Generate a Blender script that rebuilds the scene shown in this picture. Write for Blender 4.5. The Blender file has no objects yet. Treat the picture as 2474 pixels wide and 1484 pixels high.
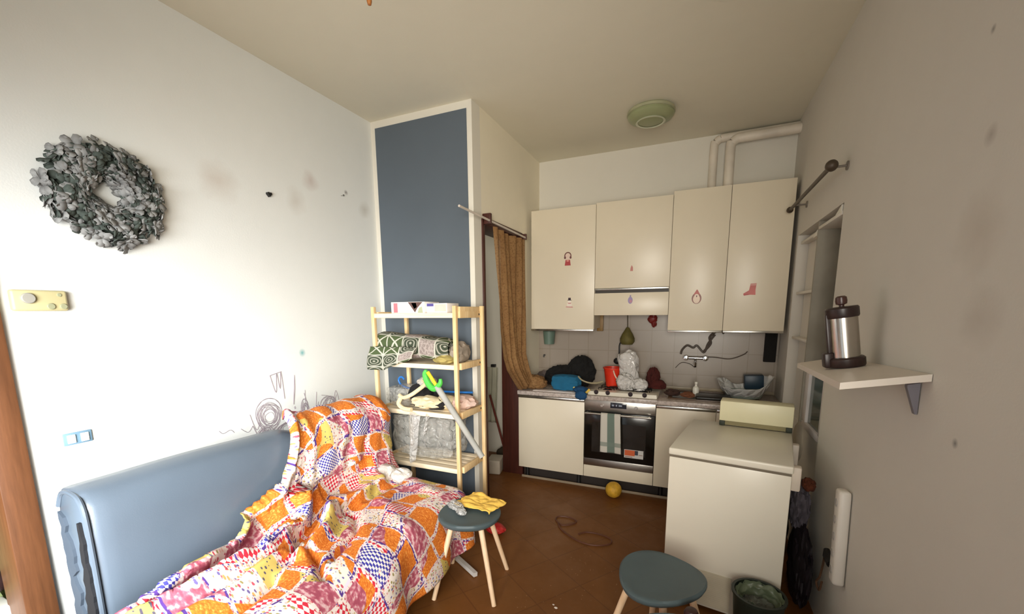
import bpy, bmesh, math, random
from mathutils import Vector, Matrix, noise as mnoise
random.seed(7)
S = bpy.context.scene
COL = S.collection
PI = math.pi

# ------------------------------------------------------------------ camera, world, light, exposure
cam_data = bpy.data.cameras.new('camera')
cam = bpy.data.objects.new('camera', cam_data)
COL.objects.link(cam)
YAW, PITCH, ROLL = 0.4109, -0.1582, -0.0084
cyw, syw, cp, sp = math.cos(YAW), math.sin(YAW), math.cos(PITCH), math.sin(PITCH)
fw = Vector((-syw * cp, cyw * cp, sp)); rt = Vector((cyw, syw, 0)); up = rt.cross(fw)
r2 = rt * math.cos(ROLL) + up * math.sin(ROLL); u2 = up * math.cos(ROLL) - rt * math.sin(ROLL)
cam.matrix_world = Matrix(((r2.x, u2.x, -fw.x, 2.3646), (r2.y, u2.y, -fw.y, -2.755), (r2.z, u2.z, -fw.z, 1.5847), (0, 0, 0, 1)))
cam_data.sensor_width = 36
cam_data.lens = 1010.83 / 2474 * 36
cam_data.shift_y = (914.26 - 742) / 2474
cam_data.clip_start = 0.05
S.camera = cam

S.view_settings.view_transform = 'Standard'
S.view_settings.look = 'None'
S.view_settings.exposure = 0.0
S.view_settings.gamma = 1.0
S.view_settings.use_curve_mapping = False

world = bpy.data.worlds.new('daylight'); S.world = world; world.use_nodes = True
wn = world.node_tree; wn.nodes.clear()
wo = wn.nodes.new('ShaderNodeOutputWorld'); wb = wn.nodes.new('ShaderNodeBackground')
wb.inputs['Color'].default_value = (0.86, 0.93, 1.0, 1); wb.inputs['Strength'].default_value = 1.2
wn.links.new(wb.outputs[0], wo.inputs[0])

def area_light(name, loc, target, sx, sy, power, color, spread=PI):
    l = bpy.data.lights.new(name, 'AREA'); l.shape = 'RECTANGLE'; l.size = sx; l.size_y = sy
    l.energy = power; l.color = color; l.spread = spread
    o = bpy.data.objects.new(name, l); COL.objects.link(o); o.location = loc
    o.rotation_euler = (Vector(target) - Vector(loc)).to_track_quat('-Z', 'Y').to_euler()
    return o
# daylight falling in through the glazed balcony door in the rear wall, beside the left wall
area_light('door_daylight', (1.15, -3.42, 1.15), (-0.35, -1.5, 0.35), 1.0, 1.7, 60, (0.97, 1.0, 1.02), math.radians(88))
# and through the window beside it, behind the camera
area_light('window_daylight', (2.45, -3.42, 1.60), (0.35, 0.8, 1.50), 0.85, 1.3, 33, (1.0, 0.94, 0.84), math.radians(90))
area_light('side_room_fill', (-0.2, 0.75, 2.8), (0.2, 0.75, 0.0), 0.5, 0.4, 2.6, (1.0, 0.97, 0.86))  # unseen fill light, added to brighten the side room behind the doorway

# ------------------------------------------------------------------ node helpers and materials
class NT:
    def __init__(self, name):
        self.m = bpy.data.materials.new(name); self.m.use_nodes = True
        self.t = self.m.node_tree; self.t.nodes.clear()
        self.out = self.t.nodes.new('ShaderNodeOutputMaterial')
    def n(self, typ, ins=None, **props):
        nd = self.t.nodes.new('ShaderNode' + typ)
        for k, v in props.items(): setattr(nd, k, v)
        for k, v in (ins or {}).items():
            s = nd.inputs[k]
            if hasattr(v, 'is_linked') or isinstance(v, bpy.types.NodeSocket): self.t.links.new(v, s)
            else: s.default_value = v
        return nd
    def math(self, op, a, b=0.0, c=0.0):
        return self.n('Math', {0: a, 1: b, 2: c}, operation=op).outputs[0]
    def mix(self, f, a, b):
        nd = self.t.nodes.new('ShaderNodeMix'); nd.data_type = 'RGBA'
        for i, v in ((0, f), (6, a), (7, b)):
            if isinstance(v, bpy.types.NodeSocket): self.t.links.new(v, nd.inputs[i])
            else: nd.inputs[i].default_value = v
        return nd.outputs[2]
    def ramp(self, f, stops, interp='LINEAR'):
        nd = self.n('ValToRGB', {0: f}); cr = nd.color_ramp; cr.interpolation = interp
        while len(cr.elements) < len(stops): cr.elements.new(0.5)
        for e, (p, c) in zip(cr.elements, stops): e.position = p; e.color = c if len(c) == 4 else (*c, 1)
        return nd.outputs[0]
    def noise(self, vec, scale, detail=2, rough=0.5):
        ins = {'Scale': scale, 'Detail': detail, 'Roughness': rough}
        if vec is not None: ins['Vector'] = vec
        return self.n('TexNoise', ins)
    def coord(self, kind='Object'):
        return self.n('TexCoord').outputs[kind]
    def bsdf(self, color, rough=0.5, metal=0.0, bump=None, bump_s=0.2, bump_d=0.01, **kw):
        b = self.n('BsdfPrincipled', {'Base Color': color, 'Roughness': rough, 'Metallic': metal})
        for k, v in kw.items(): b.inputs[k.replace('_', ' ')].default_value = v
        if bump is not None:
            bn = self.n('Bump', {'Height': bump, 'Strength': bump_s, 'Distance': bump_d})
            self.t.links.new(bn.outputs[0], b.inputs['Normal'])
        return b
    def done(self, shader):
        self.t.links.new(shader.outputs[0] if hasattr(shader, 'outputs') else shader, self.out.inputs[0])
        return self.m

def C(r, g, b):                                   # sRGB 0-255 -> linear
    f = lambda c: (c / 255 / 12.92) if c <= 10.31 else ((c / 255 + 0.055) / 1.055) ** 2.4
    return (f(r), f(g), f(b), 1)

_M = {}
def M(name, col=None, rough=0.5, metal=0.0, var=0.12, vscale=6, bump=0.0, bscale=60, **kw):
    """plain surface with a gentle procedural variation"""
    if name in _M: return _M[name]
    t = NT(name); co = t.coord()
    nz = t.noise(co, vscale, 3)
    dark = tuple(c * (1 - var) for c in col[:3]) + (1,)
    lite = tuple(min(1, c * (1 + var)) for c in col[:3]) + (1,)
    c = t.ramp(nz.outputs[0], [(0.3, dark), (0.7, lite)])
    bm_ = t.noise(co, bscale, 3).outputs[0] if bump else None
    _M[name] = t.done(t.bsdf(c, rough, metal, bm_, bump, 0.01, **kw))
    return _M[name]

def mat_wall(name, col, spots=()):
    t = NT(name); co = t.n('NewGeometry').outputs['Position']
    n1 = t.noise(co, 1.3, 4); n2 = t.noise(co, 9, 3)
    f = t.math('ADD', t.math('MULTIPLY', n1.outputs[0], 0.7), t.math('MULTIPLY', n2.outputs[0], 0.3))
    c = t.ramp(f, [(0.3, tuple(x * 0.95 for x in col[:3])), (0.7, col)])
    for (p, r, sc, s) in spots:                   # smudges and knocks in the plaster
        d = t.n('VectorMath', {0: co, 1: p}, operation='DISTANCE').outputs['Value']
        d = t.math('ADD', d, t.math('MULTIPLY', t.math('SUBTRACT', n2.outputs[0], 0.5), r * 0.9))
        k = t.n('MapRange', {'Value': d, 'From Min': 0.0, 'From Max': r, 'To Min': s, 'To Max': 0.0}).outputs[0]
        c = t.mix(k, c, sc)
    bp = t.noise(co, 120, 3).outputs[0]
    return t.done(t.bsdf(c, 0.85, 0, bp, 0.08, 0.004))

def mat_floor():
    t = NT('brown_floor_tile'); co = t.n('NewGeometry').outputs['Position']
    mp = t.n('Mapping', {'Vector': co, 'Rotation': (0, 0, 0.62), 'Scale': (3.3, 3.3, 3.3)}).outputs[0]
    br = t.n('TexBrick', {'Vector': mp, 'Color1': C(126, 78, 32), 'Color2': C(119, 72, 28), 'Mortar': C(104, 61, 23), 'Scale': 1.0,
                          'Mortar Size': 0.012, 'Mortar Smooth': 0.3, 'Brick Width': 1.0, 'Row Height': 1.0, 'Bias': 0.0}, offset=0.0)
    n1 = t.noise(co, 5, 6, 0.65); n2 = t.noise(co, 1.5, 3)
    c = t.mix(t.math('MULTIPLY', n1.outputs[0], 0.55), br.outputs[0], C(94, 56, 20))
    vo = t.n('TexVoronoi', {'Vector': co, 'Scale': 34.0}, feature='F1')
    sp_ = t.math('LESS_THAN', vo.outputs['Distance'], 0.09)
    sel = t.math('GREATER_THAN', n2.outputs[0], 0.56)
    c = t.mix(t.math('MULTIPLY', t.math('MULTIPLY', sp_, sel), 0.5), c, C(196, 160, 120))
    return t.done(t.bsdf(c, t.ramp(n1.outputs[0], [(0.3, (0.42,) * 3), (0.7, (0.65,) * 3)]), 0, n1.outputs[0], 0.08, 0.004))

def mat_tiles():
    t = NT('white_wall_tile'); co = t.n('NewGeometry').outputs['Position']
    sx = t.n('SeparateXYZ', {0: co}).outputs
    v = t.n('CombineXYZ', {0: sx[0], 1: sx[2], 2: 0.0}).outputs[0]
    br = t.n('TexBrick', {'Vector': v, 'Color1': C(160, 148, 135), 'Color2': C(156, 144, 131), 'Mortar': C(144, 132, 118), 'Scale': 1.0,
                          'Mortar Size': 0.004, 'Brick Width': 0.2, 'Row Height': 0.2}, offset=0.0)
    n1 = t.noise(co, 14, 4)
    c = t.mix(t.math('MULTIPLY', n1.outputs[0], 0.25), br.outputs[0], C(150, 138, 122))
    return t.done(t.bsdf(c, 0.3))

def mat_quilt():
    """printed patchwork: irregular squares, each with a print of its own, between dotted sashing"""
    t = NT('patchwork_print'); uv = t.coord('UV')
    wz = t.noise(uv, 5.0, 1).outputs['Color']
    off = t.n('VectorMath', {0: wz, 1: (0.5, 0.5, 0.5)}, operation='SUBTRACT').outputs[0]
    off = t.n('VectorMath', {0: off, 'Scale': 0.09}, operation='SCALE').outputs[0]
    p = t.n('VectorMath', {0: uv, 1: off}, operation='ADD').outputs[0]
    p = t.n('Mapping', {'Vector': p, 'Rotation': (0, 0, 0.14), 'Scale': (7.2, 7.6, 1)}).outputs[0]
    cell = t.n('VectorMath', {0: p}, operation='FLOOR').outputs[0]
    fr = t.n('VectorMath', {0: p, 1: cell}, operation='SUBTRACT').outputs[0]
    s = t.n('SeparateXYZ', {0: fr}).outputs
    e = t.math('MAXIMUM', t.math('ABSOLUTE', t.math('SUBTRACT', s[0], 0.5)), t.math('ABSOLUTE', t.math('SUBTRACT', s[1], 0.5)))
    wn_ = t.n('TexWhiteNoise', {'Vector': cell}, noise_dimensions='3D')
    r = wn_.outputs['Value']
    white = C(226, 216, 212)
    fine = t.noise(uv, 110, 3, 0.6).outputs[0]; mid = t.noise(uv, 48, 2).outputs[0]
    # prints
    orange = t.ramp(fine, [(0.38, C(196, 96, 20)), (0.55, C(222, 124, 34)), (0.68, C(240, 170, 84))])
    chk = t.n('TexChecker', {'Vector': uv, 'Color1': C(54, 52, 150), 'Color2': white, 'Scale': 95.0}).outputs[0]
    vd = t.n('TexVoronoi', {'Vector': uv, 'Scale': 62.0, 'Randomness': 0.5}, feature='F1').outputs['Distance']
    yellow = t.mix(t.math('LESS_THAN', vd, 0.26), C(208, 184, 100), C(84, 78, 96))
    pink = t.ramp(mid, [(0.4, C(158, 70, 90)), (0.52, C(186, 100, 116)), (0.62, C(216, 176, 178))])
    rm = t.n('Mapping', {'Vector': uv, 'Rotation': (0, 0, 0.785)}).outputs[0]
    rchk = t.n('TexChecker', {'Vector': rm, 'Color1': C(202, 36, 58), 'Color2': white, 'Scale': 70.0}).outputs[0]
    red = t.mix(t.math('GREATER_THAN', t.math('MULTIPLY', vd, 1.0), 0.5), white, rchk)
    def flowers(scale, ground, reach, cols):
        v = t.n('TexVoronoi', {'Vector': uv, 'Scale': scale, 'Randomness': 0.9}, feature='F1')
        hue = t.n('SeparateColor', {0: v.outputs['Color']}).outputs[0]
        k = 1 / len(cols); col = t.ramp(hue, [(q * k, c_) for q, c_ in enumerate(cols)], 'CONSTANT')
        rag = t.math('ADD', v.outputs['Distance'], t.math('MULTIPLY', t.math('SUBTRACT', fine, 0.5), 0.5))
        return t.mix(t.math('LESS_THAN', rag, reach), ground, col)
    flor = flowers(80, C(228, 216, 206), 0.40, [C(188, 78, 96), C(150, 138, 84), C(222, 176, 170), C(104, 92, 150), C(206, 160, 96)])
    c = orange
    for thr, pr in ((0.26, chk), (0.39, yellow), (0.51, pink), (0.67, rchk), (0.75, flor), (0.93, orange)):
        c = t.mix(t.math('GREATER_THAN', r, thr), c, pr)
    # sashing
    sash = flowers(105, C(226, 212, 204), 0.42, [C(170, 60, 84), C(214, 150, 150), C(96, 82, 150), C(196, 170, 130), C(190, 76, 84)])
    purple = t.math('GREATER_THAN', t.n('TexWhiteNoise', {'Vector': t.n('VectorMath', {0: cell, 1: (3.3, 7.1, 0)}, operation='ADD').outputs[0]}).outputs['Value'], 0.80)
    sash = t.mix(purple, sash, t.mix(t.math('GREATER_THAN', mid, 0.52), C(78, 46, 128), C(226, 206, 220)))
    edge = t.math('MULTIPLY', t.math('GREATER_THAN', e, 0.33), t.math('GREATER_THAN', wn_.outputs['Color'], 0.70))
    c = t.mix(edge, c, rchk)
    c = t.mix(t.math('GREATER_THAN', e, 0.435), c, sash)
    return t.done(t.bsdf(c, 0.85, 0, fine, 0.05, 0.002))

def mat_blanket():
    t = NT('green_patterned_throw'); uv = t.coord('UV')
    p = t.n('Mapping', {'Vector': uv, 'Scale': (7.5, 7.5, 1)}).outputs[0]
    cell = t.n('VectorMath', {0: p}, operation='FLOOR').outputs[0]
    fr = t.n('VectorMath', {0: p, 1: cell}, operation='SUBTRACT').outputs[0]
    s = t.n('SeparateXYZ', {0: fr}).outputs
    dx = t.math('ABSOLUTE', t.math('SUBTRACT', s[0], 0.5)); dy = t.math('ABSOLUTE', t.math('SUBTRACT', s[1], 0.5))
    e = t.math('MAXIMUM', dx, dy)
    rad = t.math('SQRT', t.math('ADD', t.math('MULTIPLY', dx, dx), t.math('MULTIPLY', dy, dy)))
    r = t.n('TexWhiteNoise', {'Vector': cell}, noise_dimensions='3D').outputs['Value']
    rings = t.math('GREATER_THAN', t.math('SINE', t.math('MULTIPLY', rad, 34.0)), 0.55)
    cross = t.math('LESS_THAN', t.math('ABSOLUTE', t.math('SUBTRACT', dx, dy)), 0.06)
    green, cream, dark, grey = C(70, 84, 50), C(188, 186, 172), C(58, 66, 50), C(138, 126, 120)
    a = t.mix(cross, green, cream); b = t.mix(rings, dark, C(160, 158, 144))
    nz = t.noise(uv, 60, 3, 0.6).outputs[0]
    g = t.mix(t.math('GREATER_THAN', nz, 0.5), grey, C(168, 156, 150))
    c = t.mix(t.math('GREATER_THAN', r, 0.38), a, b)
    c = t.mix(t.math('GREATER_THAN', r, 0.70), c, g)
    c = t.mix(t.math('GREATER_THAN', e, 0.465), c, cream)
    return t.done(t.bsdf(c, 0.9, 0, nz, 0.1, 0.003))

def mat_film(name, col=(0.9, 0.9, 0.9, 1), clear=0.6, scale=14):
    """thin plastic film: crinkled facets, glints, mostly see-through where clear is high"""
    t = NT(name); co = t.coord()
    nz = t.noise(co, scale * .5, 3, 0.5)
    wc = t.n('VectorMath', {0: co, 1: t.n('VectorMath', {0: nz.outputs['Color'], 'Scale': .12}, operation='SCALE').outputs[0]}, operation='ADD').outputs[0]
    vo = t.n('TexVoronoi', {'Vector': wc, 'Scale': scale}, feature='DISTANCE_TO_EDGE').outputs['Distance']
    b = t.bsdf(col, 0.12, 0, t.math('MINIMUM', vo, 0.35), 1.0, 0.03)
    tr = t.n('BsdfTransparent', {'Color': (.93, .93, .92, 1)})
    f = t.math('ADD', t.math('MULTIPLY', t.math('SUBTRACT', nz.outputs[0], 0.5), -0.5), clear)
    f = t.math('MINIMUM', t.math('MAXIMUM', f, 0.02), 0.97)
    return t.done(t.n('MixShader', {0: f, 1: b.outputs[0], 2: tr.outputs[0]}))

def mat_glass(name='clear_glass', col=(0.8, 0.88, 0.88, 1), f=0.85):
    t = NT(name)
    return t.done(t.n('MixShader', {0: f, 1: t.bsdf(col, 0.05).outputs[0], 2: t.n('BsdfTransparent', {'Color': col}).outputs[0]}))

def mat_wood(name, a, b, axis=2, rough=0.5):
    t = NT(name); co = t.coord()
    sc = [22, 22, 22]; sc[axis] = 1.6
    nz = t.noise(t.n('Mapping', {'Vector': co, 'Scale': sc}).outputs[0], 3, 4, 0.6).outputs[0]
    return t.done(t.bsdf(t.ramp(nz, [(0.3, a), (0.7, b)]), rough, 0, nz, 0.08, 0.003))

def mat_lace():
    t = NT('brown_lace_curtain'); co = t.coord()
    nz = t.noise(co, 70, 3, 0.7).outputs[0]; n2 = t.noise(co, 9, 2).outputs[0]
    c = t.mix(n2, C(138, 98, 56), C(176, 136, 88))
    c = t.mix(t.math('MULTIPLY', t.math('GREATER_THAN', nz, 0.55), 0.45), c, C(104, 66, 36))
    b = t.bsdf(c, 0.9); tl = t.n('BsdfTranslucent', {'Color': c}); tr = t.n('BsdfTransparent')
    m1 = t.n('MixShader', {0: 0.25, 1: b.outputs[0], 2: tl.outputs[0]})
    return t.done(t.n('MixShader', {0: 0.12, 1: m1.outputs[0], 2: tr.outputs[0]}))

WALL = C(226, 221, 208)
white_wall = mat_wall('white_plaster', WALL)
quilt_mat = None
steel = M('brushed_steel', C(176, 172, 166), 0.32, 1.0, 0.06, 20)
alu = M('aluminium_profile', C(206, 204, 198), 0.25, 1.0, 0.04, 20)
cream_lac = M('cream_lacquer', C(228, 217, 194), 0.35, 0, 0.02, 3)
carcass = M('cabinet_carcass', C(206, 194, 172), 0.6, 0, 0.05)
black_p = M('black_plastic', C(26, 25, 26), 0.4, 0, 0.2)
white_p = M('white_plastic', C(226, 222, 210), 0.4, 0, 0.04)
dark_brown = M('dark_brown_plastic', C(44, 28, 26), 0.35, 0, 0.2)
slate_paint = M('slate_paint', C(88, 98, 108), 0.6, 0, 0.05, 2)
pine = mat_wood('pale_pine', C(222, 184, 128), C(244, 216, 168))
beech = mat_wood('pale_beech', C(226, 190, 150), C(240, 212, 178))
red_brown = mat_wood('red_brown_wood', C(60, 26, 18), C(80, 36, 26))
door_wood = mat_wood('varnished_brown_wood', C(84, 50, 26), C(104, 64, 36))

# ------------------------------------------------------------------ mesh builder
class MB:
    def __init__(self): self.b = bmesh.new(); self.uv = None; self.mi = 0
    def _xf(self, vs, mtx):
        if mtx is not None: bmesh.ops.transform(self.b, matrix=mtx, verts=vs)
    def box(self, x0, x1, y0, y1, z0, z1, bev=0.0, mtx=None, seg=2):
        r = bmesh.ops.create_cube(self.b, size=1.0)['verts']
        for v in r:
            v.co = Vector(((x0 + x1) / 2 + v.co.x * (x1 - x0), (y0 + y1) / 2 + v.co.y * (y1 - y0), (z0 + z1) / 2 + v.co.z * (z1 - z0)))
        fs = set(f for v in r for f in v.link_faces)
        for f in fs: f.material_index = self.mi
        if bev:
            es = list(set(e for v in r for e in v.link_edges))
            g = bmesh.ops.bevel(self.b, geom=es, offset=bev, segments=seg, affect='EDGES', profile=0.5)
            r = list(set(v for f in g['faces'] for v in f.verts) | set(v for v in r if v.is_valid))
            for f in g['faces']: f.material_index = self.mi
        self._xf(r, mtx); return self
    def poly(self, pts):
        f = self.b.faces.new([self.b.verts.new(p) for p in pts]); f.material_index = self.mi; return self
    def prism(self, pts, d):
        d = Vector(d); n = len(pts)
        a = [self.b.verts.new(p) for p in pts]; b = [self.b.verts.new(Vector(p) + d) for p in pts]
        fs = [self.b.faces.new(a[::-1]), self.b.faces.new(b)]
        for i in range(n): fs.append(self.b.faces.new((a[i], a[(i + 1) % n], b[(i + 1) % n], b[i])))
        for f in fs: f.material_index = self.mi
        return self
    def tube(self, pts, r, seg=8, cap=True, flat=1.0):
        pts = [Vector(p) for p in pts]; n = len(pts)
        rs = r if isinstance(r, (list, tuple)) else [r] * n
        t0 = (pts[1] - pts[0]).normalized()
        u = t0.orthogonal().normalized() if flat == 1.0 else (Vector((0, 0, 1)) - t0 * t0.z).normalized()
        rings = []
        for i, p in enumerate(pts):
            t = (pts[min(i + 1, n - 1)] - pts[max(i - 1, 0)]).normalized()
            u = (u - t * u.dot(t)); u = u.normalized() if u.length > 1e-6 else t.orthogonal().normalized()
            v = t.cross(u)
            rings.append([self.b.verts.new(p + (u * flat * math.cos(2 * PI * k / seg) + v * math.sin(2 * PI * k / seg)) * rs[i]) for k in range(seg)])
        for a, b in zip(rings, rings[1:]):
            for k in range(seg):
                self.b.faces.new((a[k], a[(k + 1) % seg], b[(k + 1) % seg], b[k])).material_index = self.mi
        if cap:
            self.b.faces.new(rings[0][::-1]).material_index = self.mi; self.b.faces.new(rings[-1]).material_index = self.mi
        return self
    def lathe(self, prof, seg=32, mtx=None, sx=1.0, sy=1.0):
        rings = []; new = []
        for (r, z) in prof:
            if r < 1e-5: ring = [self.b.verts.new((0, 0, z))]
            else: ring = [self.b.verts.new((r * sx * math.cos(2 * PI * k / seg), r * sy * math.sin(2 * PI * k / seg), z)) for k in range(seg)]
            rings.append(ring); new += ring
        for a, b in zip(rings, rings[1:]):
            for k in range(seg):
                q = []
                for v in (a[k % len(a)], a[(k + 1) % len(a)], b[(k + 1) % len(b)], b[k % len(b)]):
                    if v not in q: q.append(v)
                if len(q) > 2: self.b.faces.new(q).material_index = self.mi
        self._xf(new, mtx); return self
    def blob(self, c, r, amp=0.15, freq=3.0, seed=0, sub=3, ridged=True, floor=None, boxy=0.0):
        vs = bmesh.ops.create_icosphere(self.b, subdivisions=sub, radius=1.0)['verts']
        for v in vs:
            d = v.co.normalized(); q = d * freq + Vector((seed * 7.3, seed * 3.1, seed * 1.7))
            n = mnoise.noise(q) + 0.5 * mnoise.noise(q * 2.1)
            if ridged: n = 0.5 - abs(n) * 1.6
            k = 1 + amp * n
            if boxy:
                m = max(abs(d.x), abs(d.y), abs(d.z)); k *= (1 - boxy) + boxy / m * 0.8
            v.co = Vector((c[0] + d.x * r[0] * k, c[1] + d.y * r[1] * k, c[2] + d.z * r[2] * k))
            if floor is not None and v.co.z < floor: v.co.z = floor + (v.co.z - floor) * 0.02
        for f in set(f for v in vs for f in v.link_faces): f.material_index = self.mi
        return self
    def grid(self, fn, nu, nv, uvfn=None, skip=None):
        vs = [[self.b.verts.new(fn(i / nu, j / nv)) for j in range(nv + 1)] for i in range(nu + 1)]
        if uvfn and self.uv is None: self.uv = self.b.loops.layers.uv.new('UVMap')
        for i in range(nu):
            for j in range(nv):
                if skip and skip((i + .5) / nu, (j + .5) / nv): continue
                f = self.b.faces.new((vs[i][j], vs[i + 1][j], vs[i + 1][j + 1], vs[i][j + 1])); f.material_index = self.mi
                if uvfn:
                    for l, (a, b) in zip(f.loops, ((i, j), (i + 1, j), (i + 1, j + 1), (i, j + 1))): l[self.uv].uv = uvfn(a / nu, b / nv)
        return self
    def build(self, name, mats, parent=None, loc=None, rot=None, smooth=35, solid=0.0, sub=0):
        bmesh.ops.recalc_face_normals(self.b, faces=self.b.faces)
        me = bpy.data.meshes.new(name); self.b.to_mesh(me); self.b.free()
        for m in (mats if isinstance(mats, (list, tuple)) else [mats]): me.materials.append(m)
        if smooth:
            me.polygons.foreach_set('use_smooth', [True] * len(me.polygons)); me.set_sharp_from_angle(angle=math.radians(smooth))
        o = bpy.data.objects.new(name, me); COL.objects.link(o)
        if parent is not None: o.parent = parent
        if loc is not None: o.location = loc
        if rot is not None: o.rotation_euler = rot
        if solid:
            md = o.modifiers.new('thickness', 'SOLIDIFY'); md.thickness = solid; md.offset = 1
        if sub:
            md = o.modifiers.new('smooth', 'SUBSURF'); md.levels = sub; md.render_levels = sub
        return o

def tag(o, label, cat, group=None, kind=None):
    o['label'] = label; o['category'] = cat
    if group: o['group'] = group
    if kind: o['kind'] = kind
    return o
def thing(name, label, cat, loc=(0, 0, 0), rz=0.0, group=None, rot=None):
    o = bpy.data.objects.new(name, None); COL.objects.link(o); o.empty_display_size = 0.05
    o.location = loc; o.rotation_euler = rot if rot is not None else (0, 0, rz)
    return tag(o, label, cat, group)
def struct(o):
    o['kind'] = 'structure'; return o
def copy_thing(root, loc, rz, label):
    r = root.copy(); COL.objects.link(r); r.location = loc; r.rotation_euler = (0, 0, rz); r['label'] = label
    for ch in list(root.children):
        c = ch.copy(); COL.objects.link(c); c.parent = r
        for g in ch.children:
            d = g.copy(); COL.objects.link(d); d.parent = c
    return r
def smooth_path(pts, n=6):
    pts = [Vector(p) for p in pts]; out = []
    for i in range(len(pts) - 1):
        p0 = pts[max(i - 1, 0)]; p1 = pts[i]; p2 = pts[i + 1]; p3 = pts[min(i + 2, len(pts) - 1)]
        for k in range(n):
            t = k / n
            out.append(0.5 * ((2 * p1) + (p2 - p0) * t + (2 * p0 - 5 * p1 + 4 * p2 - p3) * t * t + (3 * p1 - p0 - 3 * p2 + p3) * t ** 3))
    out.append(pts[-1]); return out
def lerp(xs, ys, x):
    if x <= xs[0]: return ys[0]
    for i in range(len(xs) - 1):
        if x <= xs[i + 1]: return ys[i] + (ys[i + 1] - ys[i]) * (x - xs[i]) / (xs[i + 1] - xs[i])
    return ys[-1]
def rotm(axis, a, loc=(0, 0, 0)): return Matrix.Translation(loc) @ Matrix.Rotation(a, 4, axis)

# ------------------------------------------------------------------ the room
H, W, D, YR = 3.022, 3.02, 1.374, -3.5
DX, DY0, DY1, DZ = 0.878, 0.12, 0.90, 2.262        # doorway to the side room
NY0, NY1, NZ = -0.05, 1.00, 2.115                  # recess in the right wall
struct(MB().box(-1.5, 3.6, YR - 0.2, 1.6, -0.1, 0).build('floor', mat_floor(), smooth=0))
struct(MB().box(-1.5, 3.6, YR - 0.2, 1.6, H, H + 0.1).build('ceiling', mat_wall('ceiling_plaster', C(226, 220, 200)), smooth=0))
spots = [((0, -1.204, 2.285), 0.12, C(196, 184, 172), 0.55), ((0, -0.608, 2.442), 0.07, C(188, 168, 160), 0.6), ((0, -0.731, 2.283), 0.09, C(192, 184, 172), 0.5),
         ((0, -0.30, 2.444), 0.02, C(110, 100, 96), 0.9), ((0, -0.785, 1.327), 0.03, C(60, 160, 160), 0.9), ((0, -0.12, 2.36), 0.07, C(186, 180, 168), 0.6)]
b = MB()
b.box(-0.15, 0, -2.155, 0.0, 0, H).box(-0.15, 0, -3.0, -2.155, 2.25, H).box(-0.15, 0, YR, -3.0, 0, H)
wl = struct(b.build('wall_left', mat_wall('white_plaster_smudged', C(228, 229, 224), spots), smooth=0))
struct(MB().box(-1.5, 3.6, D, D + 0.15, 0, H).build('wall_back', white_wall, smooth=0))
spots_r = [((3.02, -1.17, 2.286), 0.014, C(90, 84, 80), 0.8), ((3.02, -1.235, 2.014), 0.03, C(150, 140, 132), 0.6), ((3.02, -1.309, 1.557), 0.1, C(178, 168, 156), 0.45),
           ((3.02, -1.295, 1.226), 0.016, C(100, 96, 92), 0.8), ((3.02, -1.25, 1.78), 0.12, C(180, 166, 150), 0.35)]
b = MB()
b.box(W, W + 0.12, YR, NY0, 0, H).box(W, W + 0.12, NY0, NY1, NZ, H).box(W, W + 0.12, NY1, D, 0, H).box(W + 0.02, W + 0.12, NY0, NY1, 0, 0.84)
b.box(W + 0.42, W + 0.5, NY0 - 0.1, NY1 + 0.1, 0, H).box(W + 0.12, W + 0.42, NY0 - 0.1, NY0, 0, H).box(W + 0.12, W + 0.42, NY1, NY1 + 0.1, 0, H)
b.box(W + 0.12, W + 0.42, NY0, NY1, NZ, NZ + 0.08).box(W + 0.12, W + 0.42, NY0, NY1, 0.78, 0.84)
struct(b.build('wall_right', mat_wall('white_plaster_scuffed', C(214, 209, 199), spots_r), smooth=0))
# rear wall behind the camera, with the glazed balcony door that lights the room
b = MB()
b.box(-0.15, 0.6, YR - 0.15, YR, 0, H).box(1.7, 2.0, YR - 0.15, YR, 0, H).box(2.9, W + 0.12, YR - 0.15, YR, 0, H)
b.box(0.6, 1.7, YR - 0.15, YR, 2.35, H).box(2.0, 2.9, YR - 0.15, YR, 2.35, H).box(2.0, 2.9, YR - 0.15, YR, 0, 0.9)
struct(b.build('wall_rear', white_wall, smooth=0))
for nm, x0, x1, z0 in (('door_1', .6, 1.7, 0), ('window_1', 2.0, 2.9, .9)):
    y0, y1, xm = YR - 0.11, YR - 0.05, (x0 + x1) / 2
    wr = struct(MB().box(x0, x0 + .07, y0, y1, z0, 2.35, .004).box(x1 - .07, x1, y0, y1, z0, 2.35, .004).box(x0 + .07, x1 - .07, y0, y1, 2.28, 2.35, .004)
                .box(x0 + .07, x1 - .07, y0, y1, z0, z0 + .09, .004).box(xm - .03, xm + .03, y0, y1, z0 + .09, 2.28, .004).build(nm, door_wood))
    for a, c in ((x0 + .07, xm - .03), (xm + .03, x1 - .07)):
        MB().box(a, c, YR - 0.085, YR - 0.08, z0 + .09, 2.28).build('pane', mat_glass('pane_glass', (0.95, 0.97, 0.97, 1), 0.93), wr)
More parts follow.
